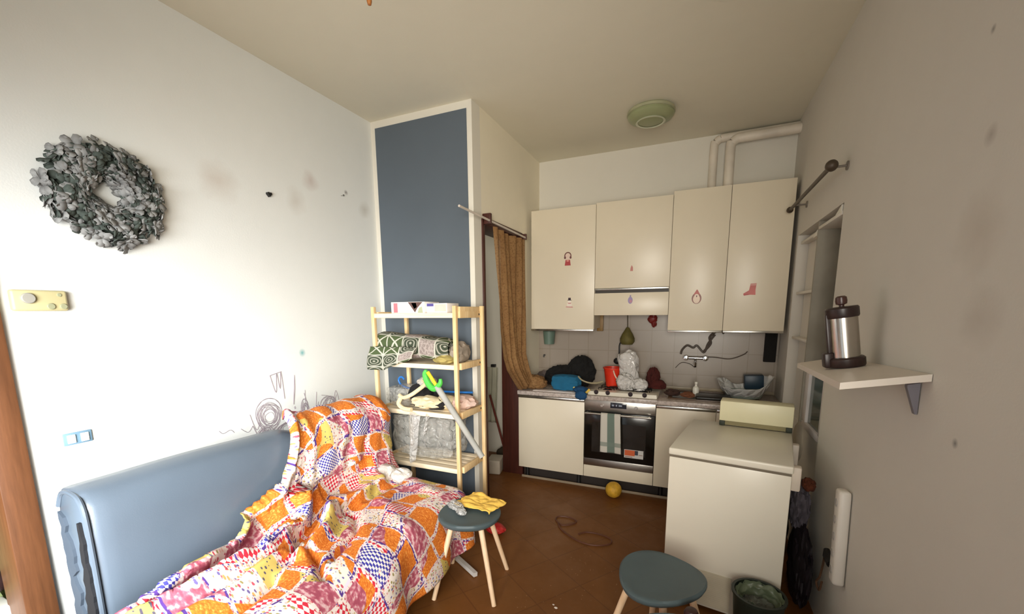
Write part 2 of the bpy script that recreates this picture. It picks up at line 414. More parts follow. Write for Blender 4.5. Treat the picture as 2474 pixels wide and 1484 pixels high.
# partition with the slate-blue panel, side wall with the curtained doorway, side room beyond
struct(MB().box(-0.75, DX, 0, DY0, 0, H).build('wall_partition', white_wall, smooth=0))
struct(MB().box(0.042, 0.838, -0.004, 0.0, 0, H - 0.052).build('wall_panel', slate_paint, smooth=0))
b = MB()
b.box(DX - 0.18, DX, DY1, D, 0, H).box(DX - 0.18, DX, DY0, DY1, DZ, H)
struct(b.build('wall_doorway', mat_wall('warm_white_plaster', C(240, 231, 208)), smooth=0))
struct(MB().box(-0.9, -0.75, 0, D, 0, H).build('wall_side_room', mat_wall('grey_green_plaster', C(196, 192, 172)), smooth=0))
b = MB()
b.box(DX - 0.2, DX + 0.012, DY1 - 0.03, DY1 + 0.02, 0, DZ, .003).box(DX - 0.2, DX + 0.012, DY0 - 0.004, DY0 + 0.03, 0, DZ, .003).box(DX - 0.2, DX + 0.012, DY0, DY1, DZ - 0.03, DZ + 0.02, .003)
struct(b.build('trim_1', red_brown))
# casing of the opening at the left edge, and the room beyond it
b = MB()
b.box(-0.15, 0.022, -2.165, -2.075, 0, 2.25, .004).box(-0.15, 0.022, -3.08, -3.0, 0, 2.25, .004).box(-0.15, 0.022, -3.08, -2.075, 2.25, 2.33, .004)
struct(b.build('trim_2', door_wood))
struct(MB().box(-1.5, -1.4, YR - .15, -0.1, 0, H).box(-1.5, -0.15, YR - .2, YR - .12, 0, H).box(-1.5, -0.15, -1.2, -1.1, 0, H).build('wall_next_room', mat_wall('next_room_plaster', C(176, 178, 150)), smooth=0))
# tiled splashback and its upstand
tl = struct(MB().box(DX, W, D - 0.008, D, 0.86, 1.60).build('wall_tiles', mat_tiles(), smooth=0))
# crayon scribbles on the plaster
def wall_line(name, strokes, col, r):
    b = MB()
    for s in strokes:
        pts = smooth_path([(0.0012, y, z) for (y, z) in s], 5)
        b.tube(pts, r, 5)
    o = b.build(name, M(name + '_crayon', col, 0.9), wl)
    return o
def yz(u, v):      # helper on the left wall: distances measured along it
    return (u, v)
def loops(cy_, cz_, ry, rz, n, seed):
    rnd = random.Random(seed); out = []
    for k in range(n):
        q = rnd.uniform(.35, 1.0); a0 = rnd.uniform(0, 6.28); oy, oz = rnd.uniform(-.2, .2) * ry, rnd.uniform(-.2, .2) * rz; m = rnd.randint(7, 12); w_ = rnd.uniform(.5, .8)
        out.append([(cy_ + oy + ry * q * math.cos(a0 + i * w_) * rnd.uniform(.9, 1.08), cz_ + oz + rz * q * math.sin(a0 + i * w_) * rnd.uniform(.9, 1.08)) for i in range(m)])
    return out
strokes = [[(-1.06 + .086 * math.cos(i * .7 + k), .985 + .09 * math.sin(i * .7 + k)) for i in range(10)] for k in range(3)] + loops(-1.06, .965, .075, .085, 16, 5)
o = wall_line('crayon_scribble', strokes, C(150, 138, 144), 0.0013); o['label'] = 'round mauve crayon scribble'
wall_line('crayon_scribble', loops(-1.10, .86, .06, .06, 9, 8) + loops(-.95, .86, .09, .05, 9, 12), C(146, 134, 138), 0.0014)
wall_line('crayon_scribble', loops(-.80, .93, .035, .09, 8, 21) + loops(-.60, .95, .07, .055, 9, 31), C(172, 160, 152), 0.0013)
wall_line('crayon_scribble', [[(-1.36, .95), (-1.34, .93), (-1.30, .94), (-1.28, .92)], [(-1.24, .93), (-1.2, .90), (-1.17, .93)], [(-.885, .98), (-.875, .985), (-.88, .97), (-.87, .975)]], C(206, 176, 172), 0.0014)
o = wall_line('crayon_scribble', [[(-1.03, 1.21), (-1.0, 1.10), (-0.985, 1.22), (-0.97, 1.12), (-0.955, 1.225), (-0.945, 1.05)], [(-1.03, 1.21), (-0.95, 1.225)]], C(96, 104, 92), 0.0022); o['label'] = 'dark zigzag crayon scribble'
o = wall_line('crayon_scribble', [[(-0.86, 1.19), (-0.885, 1.0), (-0.865, 1.1), (-0.86, 1.19)], [(-0.79, 1.08), (-0.80, 0.98), (-0.83, 0.90), (-0.78, 0.95), (-0.80, 1.06)], [(-0.7, 1.05), (-0.715, 0.92), (-0.69, 0.98)]], C(150, 138, 132), 0.0016)
o = wall_line('crayon_scribble', [[(-0.66, 1.02), (-0.58, 0.99), (-0.62, 0.92), (-0.56, 0.97), (-0.53, 1.03), (-0.50, 0.9)], [(-0.64, 0.93), (-0.57, 0.93), (-0.53, 1.0)]], C(134, 118, 114), 0.0018); o['label'] = 'brown crayon scribble'
o = wall_line('crayon_scribble', [[(-1.17, 0.93), (-1.13, 0.84), (-1.10, 0.9), (-1.14, 0.78), (-1.08, 0.85), (-1.06, 0.80)], [(-1.18, 1.0), (-1.15, 0.9), (-1.12, 0.95)]], C(142, 128, 134), 0.0018)

# ------------------------------------------------------------------ on the left wall
def wreath():
    t = thing('wreath', 'round grey frosted flower wreath hanging on the white left wall', 'wreath', (0.0, -1.712, 2.09))
    R0 = 0.132
    b = MB(); n = 40
    b.tube([(0.035, R0 * math.cos(2 * PI * k / n), R0 * math.sin(2 * PI * k / n)) for k in range(n + 1)], 0.03, 8, False)
    b.build('ring', M('wreath_base', C(64, 74, 66), 0.9), t)
    def petals(count, size, seed, spread):
        rnd = random.Random(seed); b = MB()
        for i in range(count):
            a = rnd.uniform(0, 2 * PI); q = rnd.uniform(0, 2 * PI); rr = spread * math.sqrt(rnd.uniform(0.2, 1))
            rad = R0 + rr * math.cos(q); x = 0.04 + max(-0.015, rr * 0.6 * math.sin(q))
            c = Vector((x, rad * math.cos(a), rad * math.sin(a)))
            d = Vector((0.9 * math.sin(q) + rnd.uniform(0, .9), math.cos(q) * math.cos(a) + rnd.uniform(-.6, .6), math.cos(q) * math.sin(a) + rnd.uniform(-.6, .6))).normalized()
            for p in range(rnd.choice((3, 4, 5))):
                u = (d.orthogonal().normalized()); u.rotate(Matrix.Rotation(p * 1.4 + rnd.uniform(0, 1), 3, d))
                v = d.cross(u); s = size * rnd.uniform(.7, 1.25)
                pts = []
                for (l, w_, h) in ((0, 0, 0), (.35, .38, .14), (.8, .42, .3), (1.05, .16, .22), (1.05, -.16, .22), (.8, -.42, .3), (.35, -.38, .14)):
                    p_ = c + u * (l * s) + v * (w_ * s) + d * (h * s); p_.x = max(p_.x, 0.004); pts.append(p_)
                b.poly(pts)
        return b
    petals(210, 0.030, 3, 0.068).build('leaves', M('wreath_dark_leaf', C(70, 78, 72), 0.9, 0, 0.3, 18), t, solid=0.0015)['label'] = 'dark grey-green leaves'
    petals(230, 0.033, 9, 0.076).build('petals', M('wreath_grey_petal', C(138, 138, 136), 0.85, 0, 0.35, 16), t, solid=0.0015)['label'] = 'frosted pale grey petals'
wreath()
def thermostat():
    t = thing('thermostat', 'cream thermostat box with a round dial on the left wall below the wreath', 'thermostat', (0.0, -1.968, 1.642))
    MB().box(0, 0.03, -0.078, 0.078, -0.04, 0.04, 0.009, seg=3).build('housing', M('aged_cream_plastic', C(186, 176, 132), 0.5, 0, 0.04), t)
    g = M('grey_green_plastic', C(150, 150, 118), 0.5)
    mx = rotm('Y', PI / 2, (0.03, 0, 0))
    for nm, y, z, r, h in (('dial', -0.035, 0.008, 0.02, 0.012), ('button', 0.025, -0.022, 0.012, 0.006), ('button', 0.061, -0.022, 0.011, 0.006), ('indicator', 0.054, 0.023, 0.007, 0.003)):
        MB().lathe([(0, 0), (r, 0), (r, h * .7), (r * .85, h), (0, h)], 24, Matrix.Translation((0, y, z)) @ mx).build(nm, M('grey_dial', C(150, 146, 136), 0.4) if nm == 'dial' else g, t)
thermostat()
def socket():
    t = thing('wall_socket', 'pale two-gang socket plate low on the left wall behind the sofa', 'socket', (0.0, -1.925, 1.075))
    MB().box(0, 0.009, -0.046, 0.046, -0.026, 0.026, 0.004).build('plate', M('pale_blue_plate', C(104, 132, 150), .4), t)
    for y in (-0.021, 0.021): MB().box(0.009, 0.014, y - 0.013, y + 0.013, -0.018, 0.018, 0.002).build('switch', white_p, t)
socket()
hp = []
for k in range(28):
    a = 2 * PI * k / 28; hp.append((0.0, 16 * math.sin(a) ** 3 * 0.00085, (13 * math.cos(a) - 5 * math.cos(2 * a) - 2 * math.cos(3 * a) - math.cos(4 * a)) * 0.0009))
tag(MB().prism(hp, (0.02, 0, 0)).build('wall_hook', black_p, loc=(0.0, -0.926, 2.282)), 'small dark heart-shaped hook on the upper left wall', 'hook')
tag(MB().lathe([(0, 0), (.002, 0), (.002, .022), (.006, .022), (.006, .026), (0, .026)], 10, rotm('Y', PI / 2)).build('nail', steel, loc=(0.0, -0.35, 2.41)), 'small nail in the left wall near the blue panel', 'nail')

# ------------------------------------------------------------------ sofa and patchwork cover
def sofa():
    t = thing('sofa', 'grey-blue leatherette sofa bed along the left wall with a torn end', 'sofa', (0.0, 0.0, 0.0))
    lth = NT('grey_blue_leatherette'); co = lth.coord(); nz = lth.noise(co, 240, 3).outputs[0]; n2 = lth.noise(co, 4, 3).outputs[0]
    lm = lth.done(lth.bsdf(lth.mix(n2, C(84, 95, 106), C(96, 107, 119)), 0.36, 0, nz, 0.12, 0.002))
    prof = [(.185, .16), (.175, .45), (.185, .80), (.20, .91), (.245, .955), (.31, .962), (.375, .945), (.412, .90), (.425, .80), (.425, .55), (.425, .16)]
    b = MB(); y0, y1 = -2.08, -0.60; n = len(prof); ys = [y0, y0 + .008, y0 + .03, y0 + .07] + [y0 + .1 + (y1 - y0 - .2) * k / 24 for k in range(25)] + [y1 - .05, y1 - .015, y1]
    rows = []
    for y in ys:
        e = min(1, min(y - y0, y1 - y) / 0.05); k = 0.82 + 0.18 * math.sqrt(max(0, 1 - (1 - e) ** 2))
        dip = -0.055 * max(0, min(1, (y + 1.22) / 0.12)) + 0.012 * mnoise.noise((y * 2, 0, 0))
        rows.append([b.b.verts.new((0.30 + (x - 0.30) * k + 0.008 * mnoise.noise((y * 1.5, z * 3, 5)), y, (0.16 + (z - 0.16) * (0.97 + 0.03 * k) + (dip if z > .7 else 0)))) for (x, z) in prof])
    for a, c in zip(rows, rows[1:]):
        for i in range(n - 1): b.b.faces.new((a[i], c[i], c[i + 1], a[i + 1]))
    b.b.faces.new(rows[0]); b.b.faces.new(rows[-1][::-1])
    back = b.build('backrest', lm, t, smooth=60)
    # worn end: welt seams and the split where the leatherette has peeled off
    MB().tube(smooth_path([(.405, -2.083, .20), (.412, -2.084, .5), (.41, -2.084, .82), (.385, -2.082, .92), (.32, -2.08, .945), (.25, -2.08, .935), (.215, -2.082, .88)], 6), 0.009, 8).build('welt', lm, back)
    rnd = random.Random(4); L = []; Rr = []
    for k in range(26):
        z = 0.84 - k * 0.026; w = 0.006 + 0.05 * (1 - abs(k - 14) / 16) * rnd.uniform(.7, 1.1)
        m = 0.362 - 0.0012 * k + 0.006 * rnd.uniform(-1, 1); L.append((m - w * .6, -2.0905, z)); Rr.append((min(.398, m + w * .6), -2.0905, z))
    MB().prism(L + Rr[::-1], (0, 0.012, 0)).build('tear', M('torn_black_lining', C(18, 18, 22), 0.8), back, smooth=0)['label'] = 'black split where the leatherette has peeled'
    L = [(.215 + .008 * rnd.uniform(-1, 1), -2.0895, .86 - .03 * k) for k in range(20)]; Rr = [(.262 + .02 * rnd.uniform(-1, 1), -2.0895, .84 - .03 * k) for k in range(20)]
    MB().prism(L + Rr[::-1], (0, 0.012, 0)).build('worn_patch', M('worn_pale_backing', C(66, 76, 88), 0.7), back, smooth=0)
    MB().box(.43, 1.03, -2.42, -0.60, .20, .425, .03, seg=3).build('seat', lm, t)
    MB().box(.30, 0.99, -2.38, -0.64, .09, .20, .005).build('base', black_p, t)
    for x, y in ((.36, -2.3), (.95, -2.3), (.36, -.7), (.95, -.7)): MB().lathe([(0, 0), (.022, 0), (.026, .09), (0, .09)], 14, Matrix.Translation((x, y, 0))).build('foot', black_p, t)
sofa()

def quilt():
    YA, YB = -2.62, -0.535
    def zb(y): return lerp([-2.6, -2.3, -2.10, -1.95, -1.84, -1.68, -1.60, -1.50, -1.37, -1.31, -1.255], [.50, .50, .505, .53, .545, .56, .64, .68, .735, .80, .955], y)
    full = [(.235, .968), (.27, .985), (.335, .995), (.40, .975), (.445, .90), (.452, .75), (.468, .63), (.51, .535), (.60, .458), (.76, .442), (.92, .442), (1.02, .434), (1.062, .395), (1.082, .33), (1.095, .23), (1.10, .135)]
    # arc length
    sm = [(p.x, p.z) for p in smooth_path([(x, 0, z) for x, z in full], 8)]
    al = [0.0]
    for a, c in zip(sm, sm[1:]): al.append(al[-1] + math.hypot(c[0] - a[0], c[1] - a[1]))
    Ltot = al[-1]
    def at(s):
        s = min(max(s, 0), Ltot - 1e-6)
        lo, hi = 0, len(al) - 1
        while hi - lo > 1:
            m = (lo + hi) // 2
            if al[m] <= s: lo = m
            else: hi = m
        f = (s - al[lo]) / (al[hi] - al[lo]); a, c = sm[lo], sm[hi]
        tx, tz = c[0] - a[0], c[1] - a[1]; l = math.hypot(tx, tz) or 1
        return a[0] + tx * f, a[1] + tz * f, -tz / l, tx / l
    S955 = al[max(k for k in range(len(sm)) if sm[k][1] >= .955 and sm[k][0] < .56)]
    def s_start(y):
        if y > -1.255: return lerp([-1.255, -1.20, -1.14], [S955, S955 * .45, 0], y)
        z = zb(y)
        i = max(k for k in range(len(sm)) if sm[k][1] >= z and sm[k][0] < .56)
        return al[i]
    folds = [  # polylines in (x, y), gaussian half width, height
        ([(.47, -.80), (.50, -.97), (.47, -1.13), (.58, -1.30), (.62, -1.46)], .028, -.05),
        ([(.54, -.78), (.57, -.98), (.55, -1.12), (.66, -1.28)], .04, .045),
        ([(.45, -1.30), (.55, -1.38), (.66, -1.62), (.70, -1.85), (.66, -2.2)], .045, .07),
        ([(.46, -1.55), (.60, -1.72), (.62, -2.0), (.58, -2.4)], .03, -.035),
        ([(.45, -1.62), (.50, -1.85), (.50, -2.15), (.50, -2.5)], .04, .07),
        ([(.50, -1.18), (.62, -1.20), (.74, -1.36), (.80, -1.55)], .03, .045),
        ([(.56, -1.14), (.70, -1.12), (.83, -1.25), (.92, -1.5)], .022, -.03),
        ([(.62, -1.45), (.72, -1.50), (.86, -1.52), (.98, -1.6)], .02, -.03),
        ([(.75, -1.60), (.80, -1.85), (.78, -2.2)], .035, .045),
        ([(.85, -1.72), (.90, -2.0), (.88, -2.3)], .02, -.03),
        ([(.70, -.95), (.85, -1.0), (1.0, -1.12)], .05, .012),
        ([(.60, -.62), (.75, -.66), (.95, -.72)], .05, .012)]
    def dseg(p, a, c):
        ax, ay = a; bx, by = c; dx, dy = bx - ax, by - ay; t = max(0, min(1, ((p[0] - ax) * dx + (p[1] - ay) * dy) / (dx * dx + dy * dy)))
        return math.hypot(p[0] - ax - dx * t, p[1] - ay - dy * t)
    def disp(x, y, s):
        h = 0.0
        for pl, w_, hh in folds:
            d = min(dseg((x, y), a, c) for a, c in zip(pl, pl[1:])) if s > 0.5 else 9
            if d < 3 * w_: h += 1.55 * hh * math.exp(-(d / w_) ** 2)
        q = Vector((s * 3.2 + y * 1.4, y * 2.0 - s * 1.0, 0.3)); calm = lerp([-1.5, -1.2, -.8], [1, .75, .4], y) if s > 0.9 else 0.9
        if s < 0.85: q = Vector((s * 2.0, y * 7.5 + s * 2.5, 4.1)); calm = 1.1
        n = mnoise.noise(q) * .6 + mnoise.noise(q * 2.3 + Vector((5, 1, 2))) * .35
        rg = (0.5 - abs(mnoise.noise(q * 1.3 + Vector((9, 2, 4))))) * .5
        wild = lerp([-1.5, -1.0], [1.5, 1.0], y)
        h += calm * (0.028 * n * wild + 0.036 * rg * wild)
        if s > Ltot - .34: h += 0.022 * math.sin(y * 17 + 2 * mnoise.noise((y * 3, 0, 0))) * (s - Ltot + .34) / .34
        return max(h, -0.020 if s < 0.8 else -0.052) + (0.024 if s < 0.8 else 0.024 + 0.02 * min(1, (s - 0.8) / .08))
    NU, NV = 210, 150
    def P(u, v):
        y = YA + (YB - YA) * u; s0 = s_start(y); s1 = Ltot + 0.03 * mnoise.noise((y * 2.5, 3, 1)); s = s0 + (s1 - s0) * v
        x, z, nx, nz_ = at(s); e = (s - s0)
        h = disp(x, y, s)
        if s0 > 0: h += 0.028 * math.exp(-((e - .03) / .035) ** 2) - 0.03 * math.exp(-(e / .012) ** 2)
        yy = y
        if u > .97: h *= 1 - (u - .97) / .03 * .75
        if u == 1 or u > .995: z -= 0.02 if s > .9 else 0
        if s0 < .06 and s < .5: yy += 0.02 * mnoise.noise((s * 9, 2.2, 5.0))
        yy += 0.05 * (1 - min(1, s / .75)) * (-1 if y > -.75 else 0) * max(0, (y + .75) / .2) * -0.6
        return Vector((x + nx * h, yy, z + nz_ * h))
    def UVf(u, v):
        y = YA + (YB - YA) * u; s0 = s_start(y); return (y * 1.04 + .0, s0 + (Ltot - s0) * v + .25 * mnoise.noise((y * 1.5, 0, 0)))
    o = MB().grid(P, NU, NV, UVf).build('sofa_cover', mat_quilt(), smooth=180, solid=0.006)
    tag(o, 'rumpled patchwork cover in orange, red, blue and white spread over the sofa', 'bedspread')
quilt()
o = MB().blob((0, 0, .03), (.085, .065, .05), .35, 3, 2).blob((.11, .03, .015), (.07, .06, .042), .35, 3, 5).blob((-.06, -.05, .03), (.06, .05, .04), .3, 3, 8).build('towel', M('grey_white_terry', C(206, 200, 192), 0.95, 0, .08, 20, .4, 90), loc=(.53, -.675, .512))
tag(o, 'crumpled off-white cloth lying on the patchwork cover', 'cloth')

# ------------------------------------------------------------------ pine shelf unit and what it holds
SHX0, SHX1, SHYF, SHYB = .262, .932, -.385, -.075
def shelf_unit():
    t = thing('shelf_unit', 'tall open pine shelf unit in front of the slate blue wall panel', 'shelf unit', (0, 0, 0))
    for x, y in ((SHX0, SHYF), (SHX1, SHYF), (SHX0 + .045, SHYB), (SHX1 + .035, SHYB)):
        MB().box(-.013, .013, -.013, .013, 0, 1.625, .002).build('post', pine, t, loc=(x, y, 0))
    wb_ = mat_wood('pale_pine_board', C(236, 214, 178), C(248, 234, 208), 0)
    for z in (1.567, 1.225, .888, .503):
        b = MB()
        for k in range(5):
            y = SHYF + .0 + k * .068; b.box(SHX0 - .0 + .035 * k / 5 + .0, SHX1 + .035 * k / 5, y, y + .058, z - .009, z + .009, .002)
        b.box(SHX0 + .013, SHX1 - .013, SHYF - .011, SHYF + .011, z - .02, z + .012, .002)
        b.build('shelf', wb_, t)
        for x in (SHX0, SHX1):
            MB().box(-.011, .011, SHYF + .019, SHYB - .019, z - .022, z + .022, .002).build('rail', pine, t, loc=(x + .017, 0, 0), rot=(0, 0, 0))
    MB().box(SHX1 - .011, SHX1 + .011, SHYF + .02, SHYB - .02, 1.585, 1.62, .002, rotm('Z', 0, (.016, 0, 0))).build('rail', pine, t)
shelf_unit()
# boxes on top
def box_art(name, label, x0, x1, y0, y1, z0, h, cols):
    t = thing(name, label, 'box', ((x0 + x1) / 2, (y0 + y1) / 2, z0)); w_, d_ = (x1 - x0) / 2, (y1 - y0) / 2
    MB().box(-w_, w_, -d_, d_, 0, h, .002).build('carton', M(name + '_card', cols[0], .5), t)
    for p, c in cols[1]:
        MB().prism([(-w_ + 2 * w_ * a, -d_ - .0012, h * c_) for a, c_ in p], (0, .001, 0)).build('print', M('print_%03d_%03d' % (c[0] * 255, c[1] * 255), c, .5), t, smooth=0)
    return t
box_art('game_box', 'white box with red lettering stripe and pictured front on top of the pine shelf unit', .40, .680, -.36, -.18, 1.576, .08,
        (C(240, 234, 230), [([(.08, .1), (.2, .1), (.2, .9), (.08, .9)], C(226, 120, 130)), ([(.52, .97), (.72, .1), (.8, .5), (.95, .97)], C(92, 66, 62)), ([(.62, .9), (.7, .4), (.78, .55), (.76, .9)], C(206, 128, 120)), ([(.8, .08), (.84, .5), (.93, .6), (.95, .08)], C(170, 176, 146))]))
box_art('game_box', 'smaller pinkish grey box beside the white box on top of the pine shelf unit', .690, .852, -.35, -.2, 1.576, .068,
        (C(208, 190, 192), [([(.02, .7), (.35, .7), (.35, .97), (.02, .97)], C(84, 76, 150)), ([(.4, .2), (.95, .2), (.95, .9), (.4, .9)], C(216, 196, 184))]))
def throw():
    def F(u, v):
        x = .225 + .62 * u; n = mnoise.noise((x * 6, v * 5, 1)) * .012; a = v * 2 * PI
        sq = lambda c: math.copysign(abs(c) ** .55, c)
        ry, rz = .105, (.095 - .025 * u) ; e = 1 - .25 * max(0, (u - .85) / .15) - .2 * max(0, (.08 - u) / .08)
        return Vector((x, -.265 + sq(math.cos(a)) * ry * e + n, 1.237 + .095 + sq(math.sin(a)) * rz * e + n + .02 * (1 - u)))
    b = MB().grid(F, 40, 40, lambda u, v: (.62 * u, .72 * v))
    o = b.build('throw', mat_blanket(), smooth=180)
    def G(u, v):
        x = .235 + .40 * u - .015 * v; dep = .16 * (1 - .9 * max(0, u - .35)); z = 1.345 - dep * v
        return Vector((x, -.405 - .012 * math.sin(u * 14) * v - .03 * math.sin(v * 2.2), z + .01 * mnoise.noise((u * 5, v * 3, 2))))
    MB().grid(G, 30, 18, lambda u, v: (.40 * u, .36 - .26 * v)).build('hanging_fold', mat_blanket(), o, smooth=180, solid=.006)
    tag(o, 'folded green and white patterned throw on the second pine shelf', 'blanket')
throw()
tag(MB().blob((0, 0, .03), (.085, .09, .036), .25, 3, 4).build('cloth', M('olive_yellow_cloth', C(170, 154, 92), .95, 0, .2, 20), loc=(.80, -.30, 1.235)), 'olive yellow cloth tucked beside the green throw', 'cloth')
tag(MB().blob((0, 0, .06), (.055, .10, .075), .3, 3, 6).build('cloth', M('grey_brown_cloth', C(150, 138, 124), .95, 0, .25, 20), loc=(.865, -.22, 1.245)), 'grey-brown bundled cloth at the right end of the second pine shelf', 'cloth')
# third shelf
film = mat_film('clear_plastic_film', (.66, .64, .58, 1), .70, 17)
def clear_bag(name, label, c, r, seed, streak=False):
    t = thing(name, label, 'plastic bag', c)
    b = MB(); b.blob((0, 0, 0), r, .14, 2.0, seed, 5, True, -r[2] * .98, boxy=.7); b.build('bag', film, t, smooth=180)
    if streak:
        b = MB()
        for k, (x0, x1, w_) in enumerate(((-.01, -.05, .07), (.10, .06, .02))):
            b.grid(lambda u, v: Vector((x0 + (x1 - x0) * v + (u - .5) * w_ * (1.3 - .5 * v), -r[1] - .012 - .02 * math.sin(u * PI), .185 - (.36 if k == 0 else .16) * v + .012 * math.sin(v * 9 + u * 5))), 4, 8)
        b.build('crease', mat_film('milky_plastic_film', (.74, .72, .69, 1), .50, 22), t, smooth=180)
clear_bag('plastic_bag', 'large clear crumpled plastic bag filling the bottom compartment of the pine shelves', (.60, -.235, .70), (.31, .15, .185), 3, True)
clear_bag('plastic_bag', 'clear plastic bag bunched at the left of the third pine shelf', (.395, -.24, .975), (.115, .13, .082), 8)
def clothes():
    t = thing('clothes_bundle', 'bundle of cream and black clothes on the third pine shelf', 'clothes', (.60, -.28, .90))
    blk = M('black_cloth', C(24, 22, 24), .95, 0, .3); crm = M('cream_knit', C(222, 206, 168), .95, 0, .1, 30, .3, 80)
    MB().blob((-.05, .02, .10), (.085, .09, .075), .25, 3, 1).blob((.06, .0, .045), (.16, .1, .05), .25, 3, 9).build('black_garment', blk, t)
    MB().blob((.05, -.05, .055), (.125, .07, .045), .3, 3, 3).blob((.16, .02, .05), (.08, .08, .05), .3, 3, 2).build('cream_garment', crm, t)
    MB().tube(smooth_path([(-.15, -.10, .10), (-.10, -.12, .09), (-.04, -.125, .11), (.02, -.11, .15), (.05, -.06, .19), (.0, -.02, .20)], 6), .014, 8).tube(smooth_path([(-.14, -.10, .08), (-.145, -.12, .04), (-.10, -.125, .012), (-.03, -.13, .01)], 6), .016, 8).build('scarf', crm, t)
    MB().blob((.0, .03, .185), (.07, .06, .04), .3, 3, 12).build('white_garment', M('off_white_cloth', C(196, 190, 180), .95), t)
clothes()
tag(MB().blob((0, 0, .04), (.10, .10, .05), .3, 3, 11).build('cloth', M('pale_pink_cloth', C(222, 192, 178), .95, 0, .1), loc=(.865, -.20, .905)), 'pale pink cloth at the right end of the third pine shelf', 'cloth')
hang = smooth_path([(.318, -.15, 1.07), (.30, -.15, 1.088), (.275, -.15, 1.084), (.265, -.15, 1.06), (.285, -.15, 1.03), (.34, -.15, 1.008), (.42, -.15, 1.002), (.63, -.15, 1.0), (.80, -.15, 1.004), (.92, -.15, 1.01)], 6)
tag(MB().tube(hang, .008, 8).build('clothes_hanger', M('blue_plastic', C(36, 112, 190), .35)), 'blue plastic clothes hanger on the third pine shelf', 'hanger')
def sword():
    a = Vector((.742, -.45, 1.20)); c = Vector((1.135, -.43, .645)); d = (c - a).normalized()
    t = thing('toy_sword', 'grey foam toy sword with green guard and yellow grip leaning across the pine shelves', 'toy sword', a)
    g0 = d * .125
    MB().tube([g0, c - a], [.021, .019], 12).build('blade', M('grey_foam', C(168, 168, 162), .8), t)
    MB().tube([d * .01, d * .125], .012, 10).build('grip', M('yellow_plastic', C(240, 214, 40), .4), t)
    side = Vector((-d.z, 0, d.x)) * -1
    if side.x > 0: side = -side
    pts = smooth_path([d * -.005, d * .01 + side * .028, d * .07 + side * .045, d * .125 + side * .03, d * .125 - side * .03, d * .10 - side * .055], 6)
    b = MB(); n = len(pts); b.tube(pts, [.010 + .012 * math.sin(PI * k / (n - 1)) for k in range(n)], 10)
    b.build('guard', M('green_foam', C(78, 190, 74), .5), t)
sword()

# ------------------------------------------------------------------ stools
def stool():
    t = thing('stool', 'slate grey stool beside the sofa carrying a yellow cloth', 'stool', (1.235, -.785, 0), 0.25, 'slate stools with pale legs')
    sh = [];
    for k in range(48):
        a = 2 * PI * k / 48; r = .172 * (1 + .05 * math.cos(2 * a + .3) + .05 * math.cos(3 * a + 1.0)); sh.append((r * math.cos(a) * .98, r * math.sin(a) * 1.16))
    sm = NT('slate_seat_paint'); n_ = sm.noise(sm.coord(), 8, 3).outputs[0]
    smat = sm.done(sm.bsdf(sm.mix(n_, C(70, 84, 88), C(80, 95, 99)), .5))
    b = MB(); prev = None
    for (k, z) in ((.2, .449), (.6, .4495), (.85, .452), (.96, .456), (1.0, .450), (1.0, .442), (.965, .428), (.88, .415), (.3, .413)):
        ring = [b.b.verts.new((x * k, y * k, z + .012 * ((x * x - y * y) / .04) * (k if k > .5 else 0) * .3)) for x, y in sh]
        if prev:
            for i in range(48): b.b.faces.new((prev[i], prev[(i + 1) % 48], ring[(i + 1) % 48], ring[i]))
        else: b.b.faces.new(ring)
        prev = ring
    b.b.faces.new(prev[::-1])
    b.build('seat', smat, t, smooth=50)
    for a in (-2.35, -.80, .72, 2.35):
        c0, s0 = math.cos(a), math.sin(a)
        MB().tube([(c0 * .115, s0 * .115, .42), (c0 * .245, s0 * .245, 0.0)], [.016, .0125], 12).build('leg', beech, t)
    return t
st = stool()
copy_thing(st, (2.285, -.985, 0), 2.55, 'slate grey stool with an empty seat in front of the white freezer')
copy_thing(st, (2.40, -1.375, 0), 1.0, 'slate grey stool cut off by the bottom edge, nearest the camera')
def ycloth():
    def F(u, v):
        x = -.125 + .25 * u; y = -.085 + .17 * v
        k = 1 - .12 * math.sin(u * 9) * .3
        e = .012 * mnoise.noise((u * 3, v * 3, 7)); x += e * 2; y += .02 * math.sin(u * 5 + 1) * (v - .5) + e
        z = .466 + .018 * abs(mnoise.noise((u * 4, v * 4, 2))) + .012 * math.sin(u * 6) ** 2 * v + .003 * mnoise.noise((u * 11, v * 11, 1))
        return Vector((x, y, max(z, .4585)))
    o = MB().grid(F, 40, 30).build('dust_cloth', M('yellow_dust_cloth', C(244, 200, 92), .95, 0, .1, 14, .3, 70), loc=(1.262, -.700, 0), rot=(0, 0, -.2), smooth=180, solid=.006)
    tag(o, 'rumpled yellow cloth lying on the slate stool beside the sofa', 'cloth')
ycloth()
tag(MB().blob((0, 0, .022), (.06, .03, .022), .5, 2.5, 3).blob((.07, -.02, .018), (.035, .022, .018), .5, 2.5, 6).build('plastic_wrapper', mat_film('clear_wrapper', (.8, .8, .78, 1), .45, 30), loc=(1.15, -.80, .456), rot=(0, 0, -.35)), 'crumpled clear plastic wrapper beside the yellow cloth on the stool', 'wrapper')

